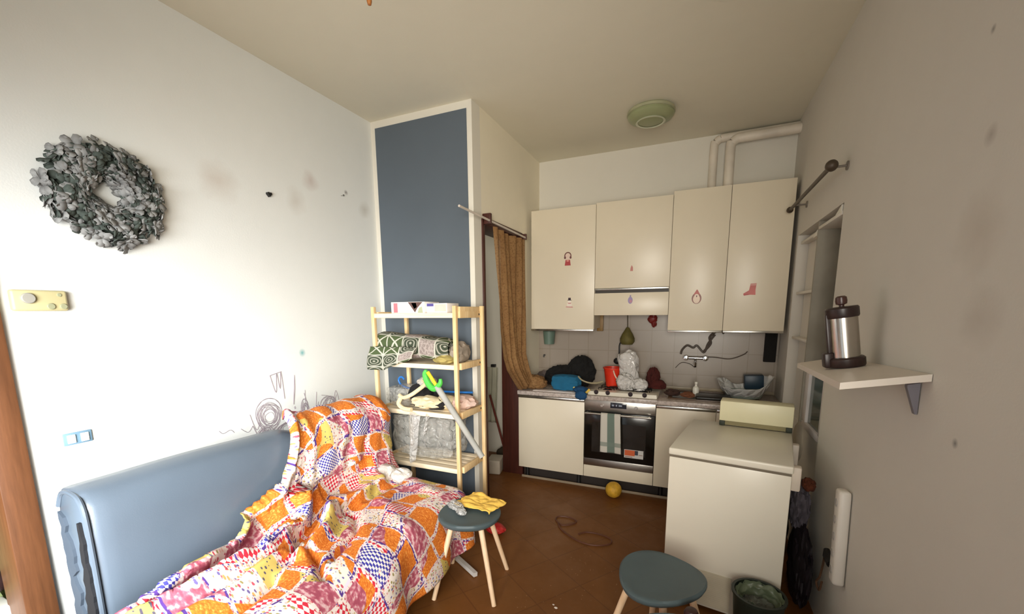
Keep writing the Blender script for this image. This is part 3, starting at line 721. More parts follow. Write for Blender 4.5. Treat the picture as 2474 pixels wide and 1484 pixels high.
# ------------------------------------------------------------------ on the floor
tag(MB().tube([(0, 0, .018), (.268, -.15, .018)], .018, 4).build('foam_bar', M('grey_white_bar', C(190, 184, 178), .6), loc=(.965, -.582, 0)), 'grey-white bar on the floor sticking out from under the patchwork cover', 'bar')
tag(MB().blob((0, 0, .035), (.07, .05, .035), .3, 2, 4, floor=0).build('toy', M('red_toy_plastic', C(186, 36, 34), .5), loc=(1.12, -.22, .001)), 'red toy lying on the floor behind the stool', 'toy')
def ball():
    o = MB().blob((0, 0, .068), (.068, .068, .068), .03, 5, 2, 4).build('ball', M('mottled_yellow_ball', C(206, 158, 44), .6, 0, .25, 22, .4, 50), loc=(1.80, .70, 0))
    tag(o, 'yellow ball on the floor under the oven', 'ball')
ball()
LP = [(1.545, .18), (1.475, .175), (1.465, .115), (1.49, .185), (1.585, .195), (1.635, .14), (1.615, .085), (1.56, .04), (1.50, .075), (1.52, .02), (1.60, -.075), (1.68, -.115), (1.76, -.13), (1.85, -.115), (1.915, -.06), (1.90, .0), (1.83, .035), (1.75, .025), (1.69, -.035)]
LP = [(1.50, .08), (1.463, .13), (1.475, .18), (1.55, .195), (1.62, .155), (1.60, .10), (1.54, .06), (1.50, .08), (1.545, .0), (1.63, -.07), (1.72, -.115), (1.82, -.12), (1.91, -.065), (1.905, .0), (1.82, .035), (1.73, .03), (1.68, -.02)]
tag(MB().tube(smooth_path([(x, y, .007) for x, y in LP], 6), .0045, 8).build('cord', M('brown_cord', C(96, 54, 38), .5)), 'looped brown cord lying on the open floor', 'cord')
cr = M('white_crumb', C(230, 220, 208), .8)
for i, (x, y, s) in enumerate(((1.76, -.80, .006), (1.74, -.78, .004))):
    tag(MB().blob((0, 0, s * .6), (s * 1.6, s, s * .7), .3, 2, i, 2).build('crumb', cr, loc=(x, y, 0)), 'white crumb on the open floor', 'crumb', 'crumbs on the floor')

# ------------------------------------------------------------------ upper cabinets with stickers
YU = 1.044
def prints(parent, x, z, shapes, y, label):
    b = MB()
    mats = []
    for i, (pts, c) in enumerate(shapes):
        b.mi = i; b.prism([(x + px, y - .0016 - .0003 * i, z + pz) for px, pz in pts], (0, .0012, 0)); mats.append(M('sticker_%d_%d_%d' % c, C(*c), .5))
    o = b.build('sticker', mats, parent, smooth=0); o['label'] = label
def disc(cx, cz, rx, rz, n=18): return [(cx + rx * math.cos(2 * PI * k / n), cz + rz * math.sin(2 * PI * k / n)) for k in range(n)]
def ring_(cx, cz, r0, r1, a0, a1, n=12):
    o = [(cx + r1 * math.cos(a0 + (a1 - a0) * k / n), cz + r1 * math.sin(a0 + (a1 - a0) * k / n)) for k in range(n + 1)]
    return o + [(cx + r0 * math.cos(a1 - (a1 - a0) * k / n), cz + r0 * math.sin(a1 - (a1 - a0) * k / n)) for k in range(n + 1)]
def upper(x0, x1, z0, z1, label):
    t = thing('wall_cabinet', label, 'cabinet', ((x0 + x1) / 2, D - .02, z0), group='cream wall cabinets over the worktop')
    w_ = (x1 - x0) / 2; o = -(D - .02)
    MB().box(-w_ + .001, w_ - .001, YU + .02 + o, D - .002 + o - .0, 0.004, z1 - z0).build('body', carcass, t)
    return t, w_, o
def door_panel(t, w_, yo, za, zb_, name='door'):
    return MB().box(-w_ + .0018, w_ - .0018, YU + yo, YU + .019 + yo, za, zb_, .0012).build(name, cream_lac, t)
def grip(d, w_, yo, z):
    return MB().box(-w_ + .002, w_ - .002, YU - .010 + yo, YU + .018 + yo, z - .018, z, .003).build('handle', alu, d)
t, w_, yo = upper(.916, 1.522, 1.419, 2.498, 'leftmost cream wall cabinet with a round-headed figure sticker above a snowman sticker')
d = door_panel(t, w_, yo, .0, 1.079); grip(d, w_, yo, .0)
cx = -(.916 + 1.522) / 2
prints(d, 1.272 + cx, 2.062 - 1.419, [(ring_(0, .018, .024, .033, -.4, PI + .4), (112, 62, 58)), (disc(0, .012, .024, .026), (232, 206, 190)), (disc(-.026, .002, .009, .012), (110, 60, 60)), (disc(.026, .002, .009, .012), (110, 60, 60)), ([(-.02, -.018), (.02, -.018), (.028, -.068), (-.028, -.068)], (178, 66, 70)), ([(-.012, -.02), (.012, -.02), (.01, -.034), (-.01, -.034)], (226, 150, 140))], YU + yo, 'red and pink round-headed figure sticker')
prints(d, 1.293 + cx, 1.655 - 1.419, [(disc(0, -.012, .024, .022), (240, 228, 214)), (disc(0, .016, .016, .015), (242, 232, 220)), ([(-.02, .026), (.02, .026), (.02, .03), (.012, .031), (.012, .05), (-.012, .05), (-.012, .031), (-.02, .03)], (56, 36, 44)), ([(-.014, .004), (.016, .004), (.014, -.002), (-.014, -.002)], (190, 96, 96)), ([(-.036, -.036), (.034, -.04), (.03, -.03), (-.03, -.028)], (210, 150, 146))], YU + yo, 'snowman sticker with a dark hat')
# cooker hood cabinet
t, w_, yo = upper(1.522, 2.15, 1.545, 2.508, 'cream cooker hood cabinet with a dark slot above its lower flap')
d = door_panel(t, w_, yo, 1.782 - 1.545, .963); grip(d, w_, yo, 1.782 - 1.545)
cx = -(1.522 + 2.15) / 2
MB().box(-w_ + .004, w_ - .004, YU + .012 + yo, YU + .03 + yo, 1.738 - 1.545, 1.765 - 1.545).build('slot', M('dark_slot', C(52, 44, 36), .5), t)
fl = door_panel(t, w_, yo - .006, .0, 1.738 - 1.545, 'flap')
prints(d, 1.838 + cx, 1.944 - 1.545, [([(-.012, -.024), (.012, -.024), (.011, .006), (0, .026), (-.009, .002)], (206, 136, 126))], YU + yo, 'faint red flame-shaped sticker')
prints(fl, 1.837 + cx, 1.679 - 1.545, [(disc(0, -.006, .02, .03), (158, 142, 186)), ([(-.006, .022), (.006, .022), (.005, .038), (-.005, .038)], (150, 140, 170)), (disc(.004, -.014, .012, .014), (196, 140, 160))], YU - .006 + yo, 'lilac bauble sticker')
t, w_, yo = upper(2.15, 2.569, 1.419, 2.532, 'cream wall cabinet with a penguin sticker right of the cooker hood')
d = door_panel(t, w_, yo, .0, 1.113); grip(d, w_, yo, .0); cx = -(2.15 + 2.569) / 2
prints(d, 2.363 + cx, 1.689 - 1.419, [(disc(0, -.01, .037, .045), (150, 106, 98)), (disc(0, -.016, .026, .035), (236, 216, 196)), ([(-.024, .022), (.024, .022), (.004, .06), (-.002, .06)], (190, 110, 104)), (disc(0, .012, .016, .013), (240, 222, 204)), ([(-.006, .012), (.006, .012), (0, -.004)], (90, 50, 54))], YU + yo, 'penguin sticker with a pink cap')
t, w_, yo = upper(2.569, 2.993, 1.419, 2.532, 'rightmost cream wall cabinet with a red boot sticker')
d = door_panel(t, w_, yo, .0, 1.113); grip(d, w_, yo, .0); cx = -(2.569 + 2.993) / 2
prints(d, 2.748 + cx, 1.735 - 1.419, [([(-.004, .05), (.036, .052), (.032, .0), (.034, -.038), (.0, -.036), (-.046, -.042), (-.05, -.026), (-.012, -.002)], (206, 116, 110)), ([(-.004, .034), (.036, .034), (.036, .052), (-.004, .05)], (222, 160, 150)), ([(-.046, -.042), (-.01, -.037), (-.02, -.03), (-.05, -.03)], (190, 92, 92))], YU + yo, 'red winter boot sticker')

# exhaust pipes over the cabinets
for x, z, lab in ((2.428, 2.975, 'left of the two white flue pipes above the wall cabinets'), (2.548, 2.935, 'right of the two white flue pipes, bending along the back wall to the right')):
    y = 1.27 if x > 2.5 else 1.338
    pts = [(x, y, 2.535), (x, y, z - .06), (x + .012, y, z - .025), (x + .045, y, z), (x + .1, y, z + .003), (W - .0, y, z + .008)]
    b = MB().tube(smooth_path(pts, 5), .036 if x > 2.5 else .032, 18)
    tag(b.build('flue_pipe', M('white_flue', C(222, 212, 196), .5)), lab, 'pipe', 'white flue pipes')

# ceiling lamp and the hanging finial
def lamp():
    t = thing('ceiling_lamp', 'round pale green glass ceiling lamp near the kitchen, switched off', 'ceiling lamp', (1.985, .68, H))
    MB().lathe([(0, 0), (.15, 0), (.165, -.012), (.168, -.03), (.15, -.034), (0, -.034)], 48).build('base', M('lamp_base', C(170, 170, 138), .5), t)
    g = M('pale_green_glass', C(150, 156, 116), .35, 0, .04)
    MB().lathe([(.16, -.03), (.163, -.045), (.15, -.062), (.12, -.075), (.075, -.083), (0, -.086)], 48).build('shade', g, t)
    MB().lathe([(.10, -.079), (.104, -.086), (.095, -.088), (.088, -.083)], 48).build('rim', M('lamp_ring', C(196, 198, 172), .3), t)
lamp()
def pendant():
    t = thing('hanging_finial', 'brown turned wooden finial hanging from the ceiling at the top edge', 'pendant', (1.312, -1.5, 2.595))
    MB().lathe([(0, .0), (.006, .002), (.0085, .012), (.0085, .02), (.011, .024), (.012, .06), (.010, .075), (.006, .085), (0, .086)], 20).build('knob', mat_wood('amber_wood', C(140, 84, 34), C(166, 104, 48)), t)
    MB().tube([(0, 0, .08), (0, 0, H - 2.595)], .003, 8).build('cord', M('beige_cord', C(190, 178, 150), .8), t)
pendant()

# ------------------------------------------------------------------ base units, worktop, oven, hob
YB_ = .79
def base_unit(x0, x1, label, n=1):
    t = thing('base_cabinet', label, 'cabinet', ((x0 + x1) / 2, 1.08, 0)); w_ = (x1 - x0) / 2; o = -1.08
    MB().box(-w_ + .001, w_ - .001, YB_ + .02 + o, D - .02 + o, .115, .822).build('body', carcass, t)
    for k in range(n):
        a = -w_ + 2 * w_ * k / n; c = a + 2 * w_ / n
        d = MB().box(a + .002, c - .002, YB_ + o, YB_ + .019 + o, .118, .792, .0015).build('door', cream_lac, t)
        MB().box(a + .002, c - .002, YB_ - .006 + o, YB_ + .018 + o, .796, .818, .004).build('handle', alu, d)
    for x in (-w_ + .06, w_ - .06):
        for y in (YB_ + .08 + o, D - .1 + o): MB().lathe([(0, 0), (.022, 0), (.018, .02), (.018, .116), (0, .116)], 12, Matrix.Translation((x, y, 0))).build('foot', black_p, t)
base_unit(.883, 1.513, 'cream base cabinet left of the oven')
base_unit(2.108, 3.0, 'cream base cabinet right of the oven, under the sink', 2)
tag(MB().box(1.515, 2.106, YB_, YB_ + .018, .118, .224, .0015).build('filler_panel', cream_lac), 'low cream filler panel under the oven', 'panel')
tag(MB().box(.90, 3.0, YB_ + .035, YB_ + .047, .0, .022, .002).build('plinth_strip', M('dusty_plinth', C(150, 134, 112), .5)), 'dusty plinth strip on the floor along the base cabinets', 'plinth')
tag(MB().box(.90, 3.0, YB_ + .10, YB_ + .112, .0, .112).build('plinth', M('dark_plinth', C(40, 30, 24), .7)), 'dark recessed plinth under the base cabinets', 'plinth')
wt = NT('grey_pink_laminate'); nz = wt.noise(wt.coord(), 40, 5, .7).outputs[0]
wtm = wt.done(wt.bsdf(wt.ramp(nz, [(.35, C(150, 136, 128)), (.6, C(196, 184, 176))]), .35))
tp = thing('worktop', 'grey-pink laminate worktop along the back wall', 'worktop', (0, 0, 0))
b = MB(); b.box(DX + .002, 1.53, .772, D - .009, .823, .86, .003).box(1.53, 2.12, .772, .80, .823, .86, .003).box(1.53, 2.12, .80, D - .009, .823, .86).box(2.12, W - .004, .772, D - .009, .823, .86, .003)
b.build('slab', wtm, tp)
MB().box(DX + .002, W - .004, D - .022, D - .009, .86, .885, .003).build('upstand', M('beige_upstand', C(176, 162, 138), .4), tp)
def sink():
    t = thing('sink', 'brown sink set in the worktop under the wall tap', 'sink', (2.45, 1.08, .86))
    m = M('brown_sink', C(92, 70, 52), .3)
    b = MB(); b.box(-.26, .42, -.22, -.19, 0, .012, .004).box(-.26, .42, .17, .20, 0, .012, .004).box(-.26, -.23, -.19, .17, 0, .012, .004).box(.39, .42, -.19, .17, 0, .012, .004)
    b.build('rim', m, t)
    MB().box(-.23, .39, -.19, .17, .0005, .003).build('basin', M('dark_sink_bowl', C(46, 36, 28), .35), t)
    MB().lathe([(0, .003), (.03, .003), (.03, .006), (0, .006)], 20, Matrix.Translation((.0, 0, 0))).build('drain', steel, t)
sink()
def oven():
    x0, x1 = 1.513, 2.108; cx = (x0 + x1) / 2; w_ = (x1 - x0) / 2
    t = thing('oven', 'built-in oven with black glass door and steel control panel', 'oven', (cx, YB_, .227))
    MB().box(-w_ + .003, w_ - .003, .02, .5, 0, .593).build('body', black_p, t)
    cpn = MB().box(-w_ + .002, w_ - .002, -.002, .02, .497, .594, .002).build('control_panel', steel, t)
    MB().box(1.737 - cx, 1.872 - cx, -.004, 0, .535, .583, .001).build('display', M('dark_display', C(40, 42, 52), .15), cpn)
    b = MB()
    for i, (dx, w2) in enumerate(((.012, .02), (.045, .012), (.07, .028))): b.box(1.737 - cx + dx, 1.737 - cx + dx + w2, -.0046, -.004, .552, .566)
    b.build('readout', M('pale_readout', C(150, 158, 176), .3), cpn)
    for x in (1.665, 1.95):
        MB().lathe([(0, 0), (.014, 0), (.014, .004), (.012, .006), (0, .006)], 20, Matrix.Translation((x - cx, -.002, .55)) @ rotm('X', PI / 2)).build('knob', alu, cpn)
    gl = NT('black_oven_glass'); gm = gl.done(gl.bsdf(gl.mix(gl.noise(gl.coord(), 3, 3).outputs[0], C(12, 11, 10), C(26, 22, 18)), .14))
    dr = MB().box(-w_ + .003, w_ - .003, -.004, .02, .066, .490, .002).build('door', gm, t)
    MB().box(-w_ + .07, w_ - .07, -.0046, -.004, .13, .40).build('window', M('oven_window', C(36, 32, 28), .08), dr)
    MB().box(-w_ + .002, w_ - .002, -.002, .02, .0, .063, .002).build('bottom_trim', steel, t)
    h = MB().tube([(-w_ + .015, -.045, .483 - .0), (w_ - .03, -.045, .483)], .009, 14).build('handle', alu, dr)
    b = MB()
    for x in (-w_ + .03, w_ - .045): b.box(x - .008, x + .008, -.045, -.002, .475, .491, .002)
    b.build('handle_mount', alu, h)
    b = MB(); sx0, sx1, sz0, sz1 = 1.866 - cx, 2.024 - cx, .112, .185
    b.mi = 0; b.box(sx0, sx1, -.0052, -.004, sz0, sz1)
    b.mi = 1; b.box(sx0 + .004, sx0 + .088, -.0058, -.004, sz0 + .02, sz1 - .004); b.mi = 2; b.box(sx0 + .088, sx0 + .115, -.0058, -.004, sz0 + .03, sz1 - .004)
    b.mi = 3; b.box(sx0 + .008, sx0 + .07, -.0058, -.004, sz0 + .006, sz0 + .013); b.box(sx0 + .12, sx1 - .006, -.0058, -.004, sz0 + .03, sz0 + .036)
    b.build('label_sticker', [M('label_paper', C(206, 204, 200), .5), M('label_orange', C(208, 96, 50), .5), M('label_dark', C(50, 56, 70), .5), M('label_grey', C(150, 120, 110), .5)], dr, smooth=0)['label'] = 'white and orange paper label'
    # towel over the handle
    tw = NT('striped_towel'); uv = tw.coord('UV'); s = tw.n('SeparateXYZ', {0: uv}).outputs
    c = tw.ramp(s[0], [(0, C(206, 202, 192)), (.30, C(206, 202, 192)), (.34, C(112, 128, 118)), (.66, C(112, 128, 118)), (.70, C(206, 202, 192))], 'CONSTANT')
    c2 = tw.mix(tw.math('MULTIPLY', tw.math('MULTIPLY', tw.math('GREATER_THAN', s[1], .80), tw.math('LESS_THAN', s[1], .88)), .7), c, C(120, 134, 124))
    twm = tw.done(tw.bsdf(c2, .95, 0, tw.noise(uv, 160, 2).outputs[0], .2, .002))
    def F(u, v):
        x = 1.668 - cx + .158 * u + .02 * v * (u - .5) + .012 * v; L = .46 * v
        if L < .10: y = -.030; z = .483 - .10 + L
        elif L < .132: a = (L - .10) / .032 * PI; y = -.045 + .015 * math.cos(a); z = .483 + .013 * math.sin(a)
        else: y = -.060 - .008 * math.sin(u * 8) * (v - .25); z = .483 - (L - .132)
        return Vector((cx + x, YB_ + y, .227 + z))
    o = MB().grid(F, 16, 50, lambda u, v: (u, v)).build('towel', twm, smooth=180, solid=.003)
    tag(o, 'white towel with a grey-green stripe hanging on the oven handle', 'towel')
oven()
def hob():
    t = thing('hob', 'white enamel gas hob set above the oven', 'hob', (1.82, 1.08, .86))
    en = M('white_enamel', C(226, 220, 204), .25, 0, .03)
    MB().box(-.29, .29, -.255, .24, 0, .014, .004).prism([(-.285, -.258, .0), (-.285, -.25, .03), (-.285, -.18, .034), (-.285, -.17, .0)], (.57, 0, 0)).build('top', en, t)
    for x in (-.215, -.115, .075, .19):
        MB().lathe([(0, 0), (.019, 0), (.018, .016), (.014, .022), (0, .022)], 20, rotm('X', PI / 2 - .5, (x, -.252, .022))).build('knob', M('hob_knob', C(46, 36, 44), .4), t)
    for x, y, r in ((-.15, .1, .045), (.15, .1, .06), (-.15, -.08, .04), (.15, -.08, .05)):
        MB().lathe([(0, .014), (r, .014), (r, .022), (r * .7, .026), (r * .7, .032), (0, .033)], 24, Matrix.Translation((x, y, 0))).build('burner', black_p, t)
    for x, y in ((-.15, .1), (.15, .1), (-.15, -.08), (.15, -.08)):
        b = MB()
        for q in range(4):
            a = q * PI / 2 + PI / 4
            b.tube([(x + .02 * math.cos(a), y + .02 * math.sin(a), .045), (x + .095 * math.cos(a), y + .085 * math.sin(a), .045), (x + .10 * math.cos(a), y + .09 * math.sin(a), .014)], .004, 6)
        b.build('pan_support', black_p, t)
hob()

# ------------------------------------------------------------------ things on the worktop
ZW = .861
tag(MB().blob((0, 0, .03), (.17, .10, .10), .3, 2.4, 2, 4, floor=-.06).blob((.17, .02, .07), (.13, .10, .15), .3, 1.8, 5, 4, floor=-.06).blob((-.10, .03, -.01), (.1, .08, .06), .3, 2.5, 7, 3, floor=-.06).build('jacket', M('black_fabric', C(16, 15, 14), .95, 0, .3), loc=(1.20, 1.20, ZW + .062)), 'heap of black fabric on the worktop behind the blue bag', 'jacket')
tag(MB().blob((0, 0, .05), (.065, .06, .07), .35, 2.6, 4, 3, floor=0).build('cloth', M('grey_mauve_cloth', C(104, 92, 88), .95, 0, .2), loc=(.965, 1.27, ZW)), 'grey-mauve cloth in the worktop corner behind the curtain end', 'cloth')
def bluebag():
    t = thing('bag', 'blue fabric bag with a yellow badge lying on the worktop left of the hob', 'bag', (1.305, .93, ZW))
    bl = M('petrol_blue_fabric', C(14, 94, 130), .85, 0, .1, 12)
    MB().blob((0, 0, .075), (.155, .09, .082), .10, 2.2, 3, 4, True, 0.0, boxy=.55).build('body', bl, t)
    MB().blob((.16, -.10, .035), (.065, .06, .03), .25, 2.4, 8, 3).blob((.185, -.185, .0), (.05, .022, .04), .25, 2.4, 4, 3).build('loose_end', M('deep_blue_fabric', C(12, 66, 108), .85), t)
    MB().lathe([(0, 0), (.012, 0), (.01, .005), (0, .006)], 16, rotm('X', PI / 2, (.10, -.093, .045))).build('badge', M('yellow_badge', C(224, 200, 110), .5), t)
    MB().tube(smooth_path([(.12, -.03, .14), (.16, -.06, .115), (.22, -.06, .095), (.28, -.03, .09), (.33, .02, .10)], 6), .007, 8).build('strap', M('beige_strap', C(160, 150, 120), .8), t)
bluebag()
tag(MB().box(-.03, .03, -.012, .012, 0, .02, .005).build('sponge', M('yellow_sponge', C(226, 190, 84), .9), loc=(1.535, .815, ZW + .018), rot=(0, -.75, .4)), 'small yellow sponge at the left front corner of the hob', 'sponge')
tag(MB().box(0, .40, -.06, .07, 0, .006, .002).build('tray', M('white_tray', C(222, 212, 206), .5), loc=(1.02, .865, ZW)), 'flat white tray at the left front edge of the worktop', 'tray')
def bucket():
    t = thing('bucket', 'small red plastic bucket standing at the back of the hob', 'bucket', (1.69, 1.13, ZW + .033))
    MB().lathe([(0, 0), (.058, 0), (.082, .165), (.09, .165), (.09, .175), (.078, .175), (.055, .006), (0, .006)], 28).build('body', M('red_plastic', C(226, 54, 28), .4), t)
    MB().tube(smooth_path([(.02, -.083, .155), (.035, -.10, .12), (.06, -.105, .08), (.085, -.08, .05)], 5), .006, 8).build('handle', M('bone_plastic', C(236, 214, 190), .5), t)
bucket()
milk = mat_film('white_carrier_film', (.72, .70, .68, 1), .12, 14)
def carrier():
    t = thing('carrier_bag', 'tall knotted white plastic carrier bag standing on the hob', 'plastic bag', (1.86, 1.06, ZW + .03))
    b = MB()
    def F(u, v):
        a = 2 * PI * u; rr = lerp([0, .12, .3, .55, .8, .93, 1], [.105, .112, .085, .082, .088, .07, .015], v)
        k = 1 + .12 * mnoise.noise((math.cos(a) * 1.6, math.sin(a) * 1.6, v * 3)) + .10 * (.5 - abs(mnoise.noise((math.cos(a) * 2.5, math.sin(a) * 2.5, v * 2 + 4))))
        return Vector((rr * k * math.cos(a) - .035 * v, rr * k * math.sin(a) * .7, .345 * v + .01 * math.cos(a) * (v > .9)))
    b.grid(F, 48, 40); b.build('bag', milk, t, smooth=180)
    MB().blob((-.035, -.075, .07), (.07, .045, .075), .35, 2.0, 3, 4, floor=0).blob((.085, -.065, .05), (.065, .045, .055), .4, 2.0, 6, 4, floor=0).build('loose_folds', milk, t, smooth=180)
    MB().blob((-.05, 0, .15), (.045, .03, .13), .2, 2.2, 9, 3).build('contents', M('white_contents', C(226, 222, 222), .8), t)
carrier()
tag(MB().blob((0, 0, .08), (.055, .05, .10), .35, 2.4, 6, 4, floor=0).blob((.04, -.02, .03), (.07, .05, .05), .3, 2.4, 9, 3, floor=0).build('oven_glove', M('maroon_cloth', C(72, 22, 17), .95, 0, .25), loc=(2.045, 1.15, ZW + .034)), 'dark red cloth behind the white carrier bag', 'cloth')
def gourd():
    t = thing('hanging_gourd', 'olive green pear-shaped gourd hanging on a string below the cooker hood', 'gourd', (1.79, 1.27, 1.268))
    MB().lathe([(0, 0), (.05, .004), (.068, .03), (.068, .06), (.05, .10), (.028, .135), (.014, .16), (0, .165)], 28, sx=.98).build('body', M('olive_green', C(92, 84, 36), .7, 0, .25, 20), t)
    MB().tube([(0, 0, .16), (-.004, 0, .277)], .004, 6).build('string', M('dark_string', C(70, 60, 40), .8), t)
gourd()
b = MB().tube(smooth_path([(0, 0, .17), (-.02, 0, .165), (-.035, 0, .13), (-.035, -.005, .05), (-.05, -.01, .0)], 6), .007, 8).blob((-.05, -.01, -.02), (.035, .02, .03), .1, 2, 1, 3)
tag(b.build('ladle', black_p, loc=(1.745, 1.335, 1.125)), 'black ladle hanging on the tiles left of the gourd', 'ladle')
tag(MB().blob((0, 0, 0), (.04, .025, .04), .3, 2.5, 3, 3).blob((.015, 0, -.045), (.022, .018, .03), .3, 2.5, 5, 3).build('ornament', M('dark_red_ornament', C(110, 24, 18), .5), loc=(2.005, 1.30, 1.508)), 'dark red ornament hanging below the cooker hood', 'ornament')
tag(MB().box(-.03, .03, -.012, .012, -.075, .078, .003).build('wooden_board', mat_wood('ochre_board', C(120, 90, 36), C(142, 108, 52)), loc=(1.52, 1.34, 1.465)), 'narrow brown board on the tiles beside the left wall cabinet', 'board')
def cup():
    t = thing('hanging_cup', 'grey-green cup hanging below the leftmost wall cabinet', 'cup', (1.03, 1.25, 1.26))
    MB().lathe([(0, 0), (.05, 0), (.062, .13), (.058, .13), (.047, .005), (0, .005)], 28).build('body', M('grey_green_enamel', C(92, 112, 98), .5), t)
    MB().tube(smooth_path([(0, 0, .125), (.0, -.01, .15), (0, 0, .158)], 4), .003, 6).build('hook', steel, t)
cup()
tag(MB().tube([(0, 0, 0), (0, -.03, 0)], .008, 10).tube([(0, -.03, 0), (0, -.034, -.02)], .007, 8).build('wall_hook', black_p, loc=(.945, 1.366, 1.135)), 'small dark hook on the tiles in the left corner', 'hook')
def tap():
    t = thing('wall_tap', 'two-handled chrome tap on the tiled wall above the sink', 'tap', (2.385, D - .008, 1.16))
    ch = M('chrome', C(220, 220, 220), .12, 1.0, .02); dk = M('dark_hose', C(44, 38, 34), .5)
    MB().tube([(-.08, -.045, 0), (.08, -.045, 0)], .014, 12).build('body', ch, t)
    for x in (-.08, .08):
        MB().tube([(x, 0, 0), (x, -.05, 0)], .016, 12).build('inlet', ch, t)
        MB().lathe([(0, 0), (.02, 0), (.024, .012), (.02, .03), (0, .034)], 16, rotm('X', PI / 2, (x, -.05, 0))).build('handle', ch, t)
    MB().tube(smooth_path([(0, -.045, -.01), (0, -.09, -.03), (.0, -.17, -.035), (0, -.20, -.06)], 6), .010, 10).build('spout', ch, t)
    return t
tap()
dk = M('grey_hose', C(84, 74, 66), .5)
b = MB().tube(smooth_path([(-.10, 0, .02), (-.09, 0, .06), (-.05, 0, .10), (.0, 0, .08), (.03, 0, .10), (.09, 0, .04), (.12, 0, .12), (.17, 0, .20)], 6), .009, 8)
b.tube(smooth_path([(.09, 0, .05), (.14, .0, .12), (.13, .0, .18), (.20, 0, .24), (.24, 0, .21)], 6), .010, 8).tube(smooth_path([(.08, 0, 0), (.18, 0, .0), (.30, 0, -.01), (.40, 0, .03), (.43, 0, .06)], 6), .004, 6)
tag(b.build('hose', dk, loc=(2.36, 1.335, 1.17)), 'dark looped hose on the tiles above the tap', 'hose')
tag(MB().tube(smooth_path([(0, 0, 0), (.05, 0, .05), (.12, 0, .04), (.16, 0, .01)], 6), .003, 6).build('wire', dk, loc=(2.22, 1.355, 1.06)), 'thin dark wire on the tiles left of the tap', 'wire')
tag(MB().lathe([(0, 0), (.024, 0), (.026, .06), (.022, .075), (.010, .085), (.010, .10), (.013, .102), (.013, .12), (0, .122)], 20).build('soap_bottle', white_p, loc=(2.40, 1.02, .872)), 'small white soap bottle standing by the sink', 'bottle')
tag(MB().box(-.13, .13, -.09, .09, 0, .028, .012, seg=3).build('baking_tray', M('black_tray', C(22, 20, 20), .4), loc=(2.53, .94, .873)), 'black tray on the worktop in front of the white basin bag', 'tray')
tag(MB().blob((0, 0, .025), (.06, .035, .03), .4, 2.5, 3, 3, floor=0).build('scourer', M('brown_scourer', C(58, 36, 28), .9), loc=(2.22, .96, .874)), 'dark brown scourer on the sink edge nearest the hob', 'scourer')
tag(MB().blob((0, 0, .02), (.05, .03, .025), .4, 2.5, 7, 3, floor=0).build('scourer', M('rust_cloth', C(110, 66, 42), .9), loc=(2.34, .92, .874)), 'rust-brown rag on the sink edge beside the black tray', 'rag')
def basin():
    t = thing('plastic_basin', 'white plastic bag spread over a basin at the right end of the worktop', 'basin', (2.76, 1.10, .875))
    def F(u, v):
        a = 2 * PI * u; x, y = .205 * math.cos(a), .15 * math.sin(a)
        peak = .095 * math.exp(-((math.cos(a - .2) - .95) / .4) ** 2) + .062 * math.exp(-((math.cos(a + .25) + .92) / .22) ** 2)
        k = .55 + .45 * v ** .7; z = v * (.085 + .02 * mnoise.noise((math.cos(a) * 3, math.sin(a) * 3, 0)) + peak)
        k *= 1 + .05 * mnoise.noise((math.cos(a) * 4, math.sin(a) * 4, v * 2))
        return Vector((x * k, y * k, z))
    MB().grid(F, 64, 18).build('bag', mat_film('white_basin_film', (.80, .80, .78, 1), .22, 12), t, smooth=180, solid=.001)
    MB().lathe([(0, 0), (.1, 0), (.12, .05), (.117, .05), (.097, .004), (0, .004)], 32, sx=1.25).build('bowl', M('grey_green_bowl', C(150, 160, 150), .4), t)
basin()
tag(MB().box(-.07, .07, -.05, .05, 0, .115, .008).build('container', M('navy_container', C(22, 48, 66), .4), loc=(2.84, 1.20, .935), rot=(0, -.06, 0)), 'dark blue container standing in the white basin bag', 'container')
tag(MB().box(-.045, .045, -.01, .01, -.27, .0, .006).build('cloth_strip', M('black_towel', C(20, 18, 16), .95), loc=(2.955, 1.33, 1.415)), 'black cloth hanging under the rightmost wall cabinet', 'cloth')

# ------------------------------------------------------------------ curtain at the doorway
def curtain():
    t = thing('curtain', 'brown lace curtain drawn aside in the doorway, its end on the worktop', 'curtain', (0, 0, 0))
    ym = [2.215, 1.754, 1.43, 1.12, .96]; yl = [.19, .27, .325, .43, .60]
    def F(u, v):
        z = 2.215 - 1.255 * v; a = lerp([-m for m in ym], yl, -z); c = lerp([-2.215, -1.2, -1.05, -.96], [.845, .80, .82, .86], -z)
        y = a + (c - a) * u; amp = .016 + .010 * v
        x = .935 + amp * math.sin(u * 34 + 2 * v) + .012 * math.sin(u * 11 - v * 3) + .05 * max(0, v - .8) / .2
        sag = .035 * math.sin(PI * min(1, u * 1.0)) * (1 - v)
        return Vector((x, y, z - sag * .3 - .06 * max(0, v - .7) / .3 * (1 - u)))
    MB().grid(F, 120, 70).build('cloth', mat_lace(), t, smooth=180)
    MB().blob((1.0, .90, .925), (.115, .085, .065), .35, 2.6, 5, 4, floor=.862).blob((.93, .83, .95), (.06, .07, .08), .3, 2.6, 2, 3).build('bunched_end', mat_lace(), t, smooth=180)
    return t
curtain()
def rod():
    t = thing('curtain_rod', 'thin white curtain rod over the doorway, sticking out past the blue panel', 'curtain rod', (.935, 0, 2.245))
    MB().tube([(0, -.30, .012), (0, .86, -.012)], .008, 10).build('rod', M('white_rod', C(206, 196, 184), .4), t)
    MB().box(-.057, .012, .13, .155, -.02, .055, .004).build('bracket', red_brown, t)
    MB().box(-.057, .012, .84, .86, -.03, .02, .003).build('bracket', red_brown, t)
rod()
